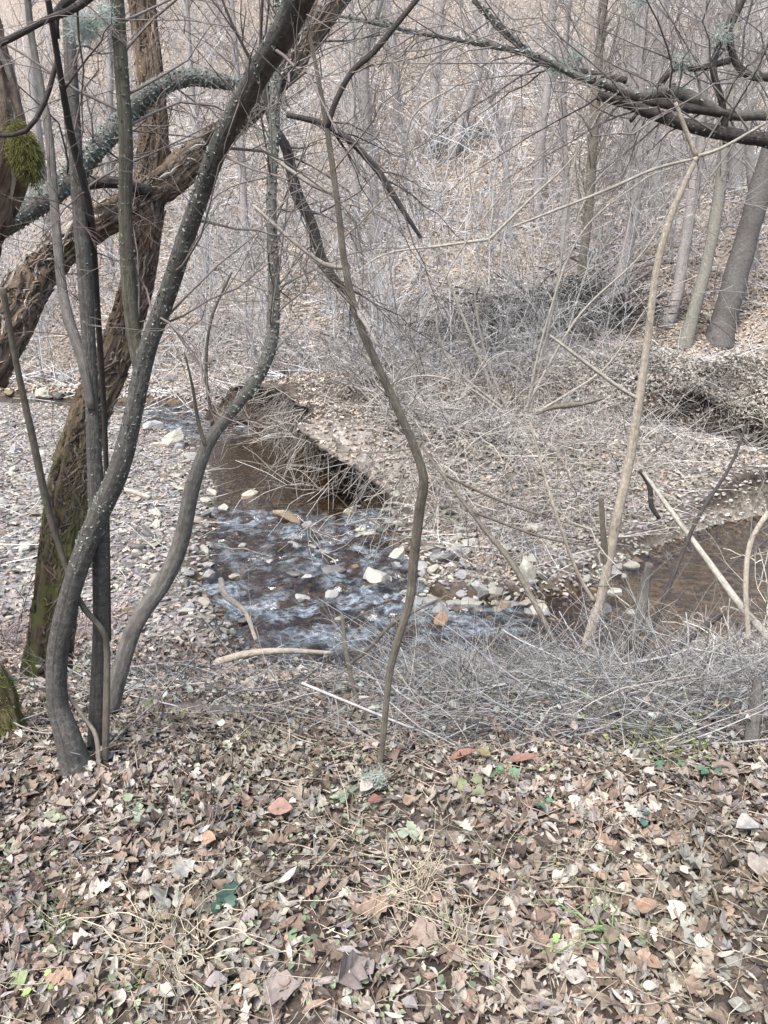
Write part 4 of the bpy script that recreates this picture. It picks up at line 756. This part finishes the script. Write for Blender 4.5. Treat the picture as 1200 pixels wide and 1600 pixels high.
shrub('bare shrub above the undercut bank beside the lichened stem', 460, 590, 70, 2.0, .8, (-.5, -.3, 0), (.27, .25, .23), width=.6, dark=.4)
shrub('brush drooping from the bank edge into the brown pool', 575, 660, 9, 1.4, .6, (-.8, -.9, -.6), (.26, .245, .22), r=.007, width=.5, droop=-.5, fine=3)
shrub('pale twigs arching down to the lip of the riffle', 640, 720, 30, 1.9, .6, (-.3, -1.0, -.5), (.32, .30, .27), r=.008, width=.6, droop=-.45, fine=4)
shrub('root-like twigs hanging over the dark undercut', 430, 625, 14, 1.2, .6, (-.6, -.9, -.8), (.2, .185, .16), r=.007, width=.7, droop=-.55, fine=4)
shrub('dense dark brush crowning the undercut bank left of the kinked sapling', 540, 625, 90, 1.3, 1.0, (-.2, -.4, -.2), (.20, .18, .16), width=.7, dark=.5)
shrub('straggly brush on the bank top beside the kink of the sapling', 640, 650, 70, 1.3, 1.0, (-.2, -.5, -.2), (.28, .26, .235), width=.7, dark=.35)
shrub('grey shrub at the far bend behind the willow foot', 310, 545, 60, 1.9, .8, (0, -.3, -.2), (.36, .34, .32), width=.8, droop=-.5)
shrub('grey shrub left of the willow at the far bend', 60, 520, 60, 2.2, .8, (0, 0, 0), (.33, .31, .30), width=1.2)
shrub('small bare bush beside the far leaning trunk', 690, 245, 50, 2.0, .8, (0, 0, 0), (.12, .115, .09), width=.7)
shrub('brittle brush along the shingle edge of the spit', 760, 790, 50, 1.3, 1.2, (.4, -.3, -.4), (.34, .31, .27), width=.7)
shrub('thin pale shrub at the far right of the bank', 1170, 690, 40, 1.2, .8, (-.2, -.2, 0), (.25, .23, .2), width=.4, dark=.5)
shrub('straw coloured shoots at the right edge over the pool', 1190, 960, 30, 1.0, .6, (-.3, -.1, 0), (.40, .37, .31), r=.006, width=.3, Y=4.0, fine=3)
shrub('dry reddish shrub at the left end of the near bank', 20, 1010, 60, .7, .9, (.2, -.1, -.2), (.30, .235, .22), r=.004, width=.35)

# ------------------------------------------------------------------ brushwood along the near bank
TW = []
for i in range(24):
    L_ = RNG.uniform(.5, 1.2); c = np.array([(.28, .275, .27), (.22, .21, .205), (.36, .35, .335), (.08, .075, .07), (.25, .215, .18)][i % 5]); P0, R0 = shoots(np.array([[-L_/2, 0, 0]]), np.array([[1., 0, 0]]), [L_], [RNG.uniform(.003, .007)], 8, .05, .18)
    b_ = MB(); tubes(b_, P0, R0, 4, c); P1, R1 = grow(P0, R0, 6, .12, .4, .6, .6, 5, .1, .95, 0, .2); tubes(b_, P1, np.maximum(R1, .0013), 3, c); TW.append(b_.mesh('dead_twig', M_TWIG))
def brush_z(x, y): return hgt(x, y) + RNG.uniform(0, 1, len(x))**1.5*(.04 + .16*sm(-.3, 1.0, x))*sm(2.3, 2.9, y)
x, y = region(300, -1.5, 2.3, 2.4, 4.4, RNG, lambda x, y: (np.abs(x) < .55*y+.2) & (RNG.random(len(x)) < .25 + .75*sm(-.5, .9, x))); z = brush_z(x, y)
for i in range(300):
    ti = int(RNG.integers(24)); o = bpy.data.objects.new('dead_twig', TW[ti]); C.objects.link(o); o.location = (x[i], y[i], z[i]+.02); o.rotation_euler = (RNG.uniform(0, 6.28), RNG.normal(0, .35), RNG.normal(0, .7) + (math.pi if RNG.random() < .5 else 0)); s = RNG.uniform(.6, 1.15); o.scale = (s, s, s)
    tone = ('grey', 'dull grey', 'pale', 'dark', 'tan')[ti % 5]; q_ = x[i]/y[i]; ar = 'below the gravel bar' if q_ < -.2 else 'below the riffle' if q_ < -.03 else 'behind the kinked sapling' if q_ < .12 else 'in front of the barkless stem' if q_ < .3 else 'below the muddy pool'
    tag(o, '%s dead twig in the near bank brushwood %s' % (tone, ar), 'twig', '%s twigs of the brushwood %s' % (tone, ar))
b = MB(); n = 3600; x, y = region(n, -2.0, 2.8, 2.35, 4.7, RNG, lambda x, y: (RNG.random(len(x)) < .14 + .86*sm(-.3, .9, x)) & (y < 4.9 - .2*np.abs(x))); z = brush_z(x, y); a = RNG.normal(0, .6, n) + np.where(RNG.random(n) < .5, math.pi, 0)
P, R = shoots(np.stack([x, y, z], -1), unit(np.stack([np.cos(a), np.sin(a), RNG.normal(.1, .3, n)], -1)), RNG.uniform(.2, .7, n), RNG.uniform(.0014, .0048, n), 6, -.1, .25); c = np.array([.27, .265, .26])*np.where(RNG.random((n, 1)) < .42, .25, RNG.uniform(.6, 1.4, (n, 1)))*(1 + RNG.normal(0, .05, (n, 3))); tubes(b, P, R, 3, c)
P2, R2 = grow(P, R, n, .06, .3, .7, .8, 4, .1, 1, 0, .3); tubes(b, P2, np.maximum(R2, .0009), 3, np.array([.27, .265, .26])*RNG.uniform(.2, 1.4, (n, 1)))
x, y = region(420, 0.0, 2.4, 2.5, 4.0, RNG); n = 420; P, R = shoots(np.stack([x, y, hgt(x, y)], -1), unit(np.stack([RNG.normal(0, .35, n), RNG.normal(0, .35, n), np.ones(n)], -1)), RNG.uniform(.2, .7, n), RNG.uniform(.0015, .004, n), 6, -.2, .25); tubes(b, P, R, 3, np.array([.34, .32, .29])*RNG.uniform(.4, 1.3, (n, 1)))
b.build('brushwood', M_TWIG, kind='stuff')
b = MB(); n = 3600; x, y = region(n, -1.8, 2.8, 2.4, 4.9, RNG, lambda x, y: RNG.random(len(x)) < .3 + .7*sm(-.3, .9, x)); cols = leaf_cols(n, RNG, .2)*RNG.uniform(.3, 1.1, (n, 1)); cols = np.where(RNG.random((n, 1)) < .25, np.array([[.33, .36, .31]])*RNG.uniform(.5, 1.1, (n, 1)), cols); cols = np.where(RNG.random((n, 1)) < .06, np.array([[.26, .28, .13]]), cols)
scatter_leaves(b, x, y, 'ovate', RNG.uniform(.012, .05, n), RNG, .9, (0, .16), 1.6, cols=cols); b.build('caught_leaves', M_LEAF, smooth=False, kind='stuff')
# light twigs lying on spit and bar
b = MB(); n = 3600; x, y = region(n, -7, 6, 6.2, 17, RNG, lambda x, y: (creek_dist(x, y)[0] > 1.15*creek_dist(x, y)[1]) & ((x > xL(y)) | (RNG.random(len(x)) < .25)) & ((y < 8.7) | (x < xL(y)) | (x > xL(y) + creek_dist(x, y)[1] + .7))); a = RNG.uniform(0, 6.28, n); P, R = shoots(np.stack([x, y, hgt(x, y)+.03], -1), unit(np.stack([np.cos(a), np.sin(a), RNG.normal(.08, .15, n)], -1)), RNG.uniform(.2, 1.0, n), RNG.uniform(.003, .008, n), 5, 0, .15); tubes(b, P, R, 3, np.array([.46, .44, .415])*np.where(RNG.random((n, 1)) < .3, .22, RNG.uniform(.5, 1.25, (n, 1))))
n = 3000; x, y = region(n, -1, 4.5, 7, 16, RNG, lambda x, y: (creek_dist(x, y)[0] > 1.3*creek_dist(x, y)[1]) & ((y < 8.7) | (x > xL(y) + creek_dist(x, y)[1] + .6))); P, R = shoots(np.stack([x, y, hgt(x, y)], -1), unit(np.stack([RNG.normal(0, .5, n), RNG.normal(0, .5, n), np.ones(n)*.8], -1)), RNG.uniform(.2, .9, n), RNG.uniform(.002, .006, n), 5, -.3, .3); tubes(b, P, R, 3, np.array([.45, .43, .40])*np.where(RNG.random((n, 1)) < .3, .22, RNG.uniform(.5, 1.25, (n, 1))))
n = 3200; x, y = region(n, -2.4, 2.4, .8, 3.2, RNG); a = RNG.uniform(0, 6.28, n); P, R = shoots(np.stack([x, y, hgt(x, y)+.03], -1), unit(np.stack([np.cos(a), np.sin(a), RNG.normal(.03, .1, n)], -1)), RNG.uniform(.05, .22, n), RNG.uniform(.0008, .0019, n), 5, -.05, .3); tubes(b, P, R, 3, np.array([.38, .32, .25])*RNG.uniform(.4, 1.4, (n, 1)))
b.build('fallen_twigs', M_TWIG, kind='stuff')

# ------------------------------------------------------------------ grass, green leaves and coloured leaves in front
def grass(label, px, py, n, L, col, r=.0018, spread=.7, lean=(0, 0, 0), name='grass_tuft', droop=-.5, width=.03):
    p, t = gp(px, py); p0 = p + np.stack([RNG.normal(0, width, n), RNG.normal(0, width, n), np.zeros(n)], -1); d = unit(np.stack([RNG.normal(0, spread, n), RNG.normal(0, spread, n), np.ones(n)], -1)+np.array(lean))
    P, R = shoots(p0, d, RNG.uniform(.4, 1, n)*L*1.15, np.full(n, r*1.35), 9, droop, .5, tip=.2); P[..., 2] = np.maximum(P[..., 2], hgt(P[..., 0], P[..., 1])+.015)
    b_ = MB(); tubes(b_, P, R, 3, np.array(col)*RNG.uniform(.7, 1.25, (n, 1))); o = b_.build(name, M_TWIG); return tag(o, label, 'grass')
STRAW = (.38, .325, .24); GRN = (.10, .17, .06)
grass('dry straw coloured grass tuft sprawling at the centre of the leaves', 640, 1400, 60, .21, STRAW, .0022, 1.0)
grass('pale dry grass curling over brown leaves below the centre tuft', 720, 1480, 50, .22, STRAW, .002, 1.1, (.2, -.3, 0))
grass('dry grass tangle at the lower left of the leaves', 270, 1490, 60, .22, (.44, .38, .28), .0018, 1.1, (.5, 0, 0), width=.06)
grass('sparse straw blades left of the dry centre tuft', 530, 1330, 16, .16, STRAW, .0018, 1.0)
grass('small dry tuft on the right half of the leaves', 925, 1350, 24, .12, STRAW, .0018, .9)
grass('green and straw grass blades arching on the right', 955, 1455, 20, .2, (.16, .24, .10), .0026, .6, (-.6, .2, 0))
grass('thin green grass clump at the lower left', 95, 1455, 40, .13, (.14, .19, .09), .0015, .5)
grass('bright green grass clump at the brush edge on the right', 1055, 1180, 60, .13, (.22, .30, .08), .0015, .8, width=.06)
grass('fine grey green grass on the left edge', 30, 1370, 26, .12, (.16, .19, .11), .0013, .9)
grass('short yellow green moss-like tuft near the left lower edge', 215, 1530, 40, .05, (.20, .27, .07), .0018, 1.0)
grass('grey green grass wisps right of centre', 830, 1330, 30, .13, (.22, .25, .16), .0014, .9, width=.08)
b = MB(); n = 1500; x, y = region(n, -2, 2, 1, 2.9, RNG, lambda x, y: (np.abs(x) < .3+.55*y) & (fbm(x*1.7+50, y*1.7+3, 3) > .53)); scatter_leaves(b, x, y, 'ovate', RNG.uniform(.008, .026, n), RNG, .45, (.01, .035), .6, cols=np.array([.17, .20, .125])*RNG.uniform(.5, 1.4, (n, 1))); b.build('ground_cover', M_GREEN, smooth=False, kind='stuff')
def green_plant(label, px, py, n, size, col, kind='broad', name='ivy_plant', h=.03):
    p, t = gp(px, py); T = thing(name, label, 'plant', p); Tm, q = leaf_template(kind)
    for k in range(n):
        a = RNG.uniform(0, 6.28); d = RNG.uniform(.2, 1)*size*1.4; s = size*RNG.uniform(.6, 1.1); up = unit(np.array([RNG.normal(0, .35), RNG.normal(-.15, .35), 1.])); r = unit(np.cross(up, RNG.normal(size=3))); s2 = np.cross(up, r)
        V = leaf_local(Tm, 1, RNG, .5)[0]*s; c0 = np.array([math.cos(a)*d, math.sin(a)*d, 0]); c0 = p + c0; c0[2] = gz(c0[0], c0[1]) + h*RNG.uniform(.7, 1.4)
        b_ = MB(); b_.add(c0 + V[:, :1]*r + V[:, 1:2]*s2 + V[:, 2:]*up, q, None, np.clip((np.array(col)*.72 + np.mean(col)*.28)*RNG.uniform(.6, .95), 0, .7)); tubes(b_, np.linspace(p, c0 - r*s*.5, 4)[None], np.full((1, 4), .0012), 3, (.15, .16, .07)); b_.build('leaf', M_GREEN, T)
green_plant('dark green ivy sprig with pale veins among leaves at the lower left', 362, 1418, 4, .05, (.035, .10, .07))
green_plant('small bright green plant by the orange leaves right of centre', 785, 1232, 5, .04, (.08, .20, .09))
green_plant('yellow green broad leaf pair right of the bent sapling foot', 742, 1240, 3, .06, (.20, .23, .09))
green_plant('vivid green seedling on the right near the brush', 1043, 1202, 5, .035, (.06, .21, .08))
green_plant('dark green seedling beside the right edge stub', 1102, 1216, 5, .035, (.05, .16, .08))
green_plant('green seedling below the small bright plant', 838, 1262, 3, .035, (.06, .18, .09))
green_plant('round green clover below the dry centre tuft', 482, 1482, 3, .035, (.10, .19, .08), 'ovate')
green_plant('grey green leaves below the bent sapling', 548, 1265, 4, .04, (.16, .22, .12))
green_plant('pale yellow green leaf plant at the lower left edge', 65, 1515, 3, .055, (.27, .36, .12))
green_plant('lime seedling at the bottom left edge', 62, 1558, 4, .028, (.22, .34, .05))
green_plant('tiny lime green seedling right of centre low down', 868, 1478, 4, .022, (.25, .38, .07))
green_plant('small green leaf lying alone at the lower right', 855, 1525, 1, .035, (.25, .33, .10))
green_plant('faint green plant in leaves left of centre', 215, 1260, 6, .04, (.20, .25, .15))
green_plant('sage green plant in leaves beside it on the left', 225, 1295, 6, .038, (.24, .31, .21))
green_plant('deep green ivy leaves right of middle', 1002, 1288, 2, .03, (.04, .12, .09))
green_plant('grey green rosette in the leaves below centre', 640, 1325, 6, .045, (.24, .28, .18))
green_plant('pale green plant at the far left of the leaves', 75, 1300, 6, .04, (.22, .25, .15))
def one_leaf(label, px, py, wpx, kind, col, rz=None):
    p, t = gp(px, py); Tm, q = leaf_template(kind); s = wpx*t/FPX*.88; b_ = MB(); b_.add(leaf_local(Tm, 1, RNG, .8)[0]*s, q, None, (np.array(col)*.55 + np.mean(col)*np.array([.5, .45, .4]))*.55); o = b_.build('fallen_leaf', M_LEAF, None, False); o.location = (p[0], p[1], p[2]+.045); o.rotation_euler = (RNG.normal(.3, .2), RNG.normal(0, .2), RNG.uniform(-1, 1) if rz is None else rz); tag(o, label, 'leaf')
for a in [('bright orange tan leaf with lobes lying at the lower left', 97, 1550, 48, 'oak', (.55, .31, .16)), ('orange leaf curled against a white leaf left of centre', 328, 1332, 40, 'ovate', (.58, .30, .15)), ('silvery white leaf beside the curled orange leaf', 318, 1318, 34, 'narrow', (.62, .64, .64)),
          ('narrow orange leaf pointing down to the right by green blades', 1008, 1438, 46, 'ovate', (.46, .24, .11), -.7), ('glossy tan orange leaf at the lower right', 1015, 1525, 42, 'ovate', (.45, .25, .13), -.8), ('large pale pink brown leaf below the centre tuft', 665, 1482, 62, 'broad', (.42, .29, .22)),
          ('large chestnut leaf left of the centre tuft', 580, 1440, 66, 'oak', (.36, .22, .14)), ('pale grey leaf in front of the ivy sprig', 290, 1375, 44, 'broad', (.45, .46, .42)), ('mauve brown broad leaf at the bottom', 545, 1540, 72, 'broad', (.30, .235, .22)), ('mauve grey broad leaf at bottom centre', 440, 1565, 70, 'broad', (.33, .26, .24)),
          ('coral red leaf near the kinked sapling', 440, 1282, 46, 'ovate', (.50, .24, .18)), ('small red leaf beside the lichen tuft', 586, 1270, 26, 'ovate', (.40, .12, .08)), ('rust orange leaf strip below the brush right of centre', 720, 1195, 60, 'narrow', (.42, .16, .09), .2), ('second rust leaf strip further right below the brush', 815, 1202, 60, 'narrow', (.40, .15, .09), -.1),
          ('pale curled leaf at the bottom right', 895, 1550, 36, 'ovate', (.46, .42, .36)), ('grey white leaf at the right edge', 1165, 1308, 48, 'ovate', (.44, .43, .40)), ('white shard-like leaf left of the centre tuft', 450, 1390, 44, 'narrow', (.62, .60, .57), .8), ('tan leaf propped up at the right edge below the stub', 1132, 1215, 50, 'ovate', (.38, .27, .2), -.9),
          ('yellow olive leaf beside the small bright green plant', 755, 1195, 30, 'ovate', (.30, .25, .07)), ('light tan curled leaf at the far right', 1190, 1375, 60, 'broad', (.42, .34, .27))]: one_leaf(*a)
p, t = gp(586, 1232); o = tuft(p + np.array([0, 0, .03]), 150, .05, .0013, (.36, .41, .37), 'lichen_tuft', None, M_LICHEN, .3); tag(o, 'pale blue green lichen tuft at the foot of the bent sapling', 'lichen')

T = thing('whip_shrub', 'tall shrub of long pale arching whips on the spit before the brush heap', 'shrub', gp(820, 660)[0]); yw = gp(820, 660)[0][1]; ws = []
for c in ([(820, 655), (850, 520), (905, 370), (1000, 285), (1050, 262)], [(812, 655), (900, 500), (1000, 400), (1062, 300)], [(800, 660), (760, 560), (742, 450), (765, 374)], [(765, 374), (690, 384), (600, 398), (540, 440)], [(765, 374), (830, 310), (900, 240), (960, 130)], [(806, 655), (700, 560), (690, 450), (780, 310), (870, 230)],
          [(818, 655), (880, 620), (950, 570), (1020, 470), (1090, 430)], [(790, 660), (660, 330), (640, 195), (720, 128), (800, 65), (850, 10)], [(826, 655), (870, 450), (890, 300), (925, 100), (940, 20)], [(800, 655), (720, 600), (640, 590), (560, 640)], [(800, 655), (740, 700), (700, 780), (690, 830)], [(830, 655), (900, 690), (960, 740), (990, 800)]):
    n_ = len(c); P_ = px_path([(a, e, yw - .25*i, max(1.0, 2.6*(1 - i/n_))) for i, (a, e) in enumerate(c)]); ws.append(limb(T, 'stem', P_, M_STEMPALE, 6, .05))
side_twigs(T, ws, 60, .4, 1.4, col=(.33, .31, .28), lev=2, rmax=.006, t0=.1)

# roots hanging over the dark face of the undercut bank
T = thing('root_curtain', 'curtain of thin bare roots hanging over the dark undercut bank of the brown pool', 'roots', (-1.0, 11.5, -.5)); n = 260
y = RNG.uniform(9.2, 15.5, n); d_, w_ = creek_dist(xL(y) + 1.2, y); x = xL(y) + w_ + RNG.uniform(.15, .5, n); p0 = np.stack([x - shx(x, y), y, hgt(x, y) - RNG.uniform(0, .15, n)], -1)
P, R = shoots(p0, unit(np.stack([RNG.normal(-.45, .3, n), RNG.normal(-.25, .35, n), RNG.normal(-.5, .4, n)], -1)), RNG.uniform(.3, .95, n), RNG.uniform(.004, .011, n), 7, -.35, .3); P[..., 2] = np.maximum(P[..., 2], -1.26)
cc = np.array([.30, .27, .235])*np.where(RNG.random((n, 1)) < .5, .25, RNG.uniform(.5, 1.2, (n, 1)))
for k in range(60): b_ = MB(); tubes(b_, P[k:k+1], R[k:k+1], 5, cc[k]); b_.build('root', M_TWIG, T)
b_ = MB(); tubes(b_, P[60:], R[60:], 3, cc[60:]); P2, R2 = grow(P, R, 200, .1, .4, .6, .7, 5, .1, 1, -.2, .3); tubes(b_, P2, R2, 3, np.array([.28, .26, .23])*RNG.uniform(.3, 1.2, (200, 1))); b_.build('rootlets', M_TWIG, T, kind='stuff')
T = thing('root_curtain', 'dark roots poking from the crumbling right bank above the strip of water', 'roots', (5.5, 13.3, -.5)); n = 120
x = RNG.uniform(3.6, 8.5, n); y = np.where(RNG.random(n) < .6, RNG.uniform(12.8, 13.4, n), RNG.uniform(14, 15, n)); P, R = shoots(np.stack([x, y - shy(x, y), hgt(x, y)], -1), unit(np.stack([RNG.normal(0, .6, n), RNG.normal(-.6, .3, n), RNG.normal(-.3, .4, n)], -1)), RNG.uniform(.2, .8, n), RNG.uniform(.004, .014, n), 6, -.3, .3); P[..., 2] = np.maximum(P[..., 2], -1.3)
for k in range(50): b_ = MB(); tubes(b_, P[k:k+1], R[k:k+1], 5, np.array([.2, .18, .16])*RNG.uniform(.3, 1.5)); b_.build('root', M_TWIG, T)
b_ = MB(); tubes(b_, P[50:], R[50:], 3, (.13, .115, .1)); b_.build('rootlets', M_TWIG, T, kind='stuff')

# dark hearts of the two brush heaps
for px, py, n, lb in ((905, 505, 420, 'black brush and debris packed under the brown twiggy tree'), (775, 535, 320, 'dark packed sticks at the heart of the broad grey brush heap')):
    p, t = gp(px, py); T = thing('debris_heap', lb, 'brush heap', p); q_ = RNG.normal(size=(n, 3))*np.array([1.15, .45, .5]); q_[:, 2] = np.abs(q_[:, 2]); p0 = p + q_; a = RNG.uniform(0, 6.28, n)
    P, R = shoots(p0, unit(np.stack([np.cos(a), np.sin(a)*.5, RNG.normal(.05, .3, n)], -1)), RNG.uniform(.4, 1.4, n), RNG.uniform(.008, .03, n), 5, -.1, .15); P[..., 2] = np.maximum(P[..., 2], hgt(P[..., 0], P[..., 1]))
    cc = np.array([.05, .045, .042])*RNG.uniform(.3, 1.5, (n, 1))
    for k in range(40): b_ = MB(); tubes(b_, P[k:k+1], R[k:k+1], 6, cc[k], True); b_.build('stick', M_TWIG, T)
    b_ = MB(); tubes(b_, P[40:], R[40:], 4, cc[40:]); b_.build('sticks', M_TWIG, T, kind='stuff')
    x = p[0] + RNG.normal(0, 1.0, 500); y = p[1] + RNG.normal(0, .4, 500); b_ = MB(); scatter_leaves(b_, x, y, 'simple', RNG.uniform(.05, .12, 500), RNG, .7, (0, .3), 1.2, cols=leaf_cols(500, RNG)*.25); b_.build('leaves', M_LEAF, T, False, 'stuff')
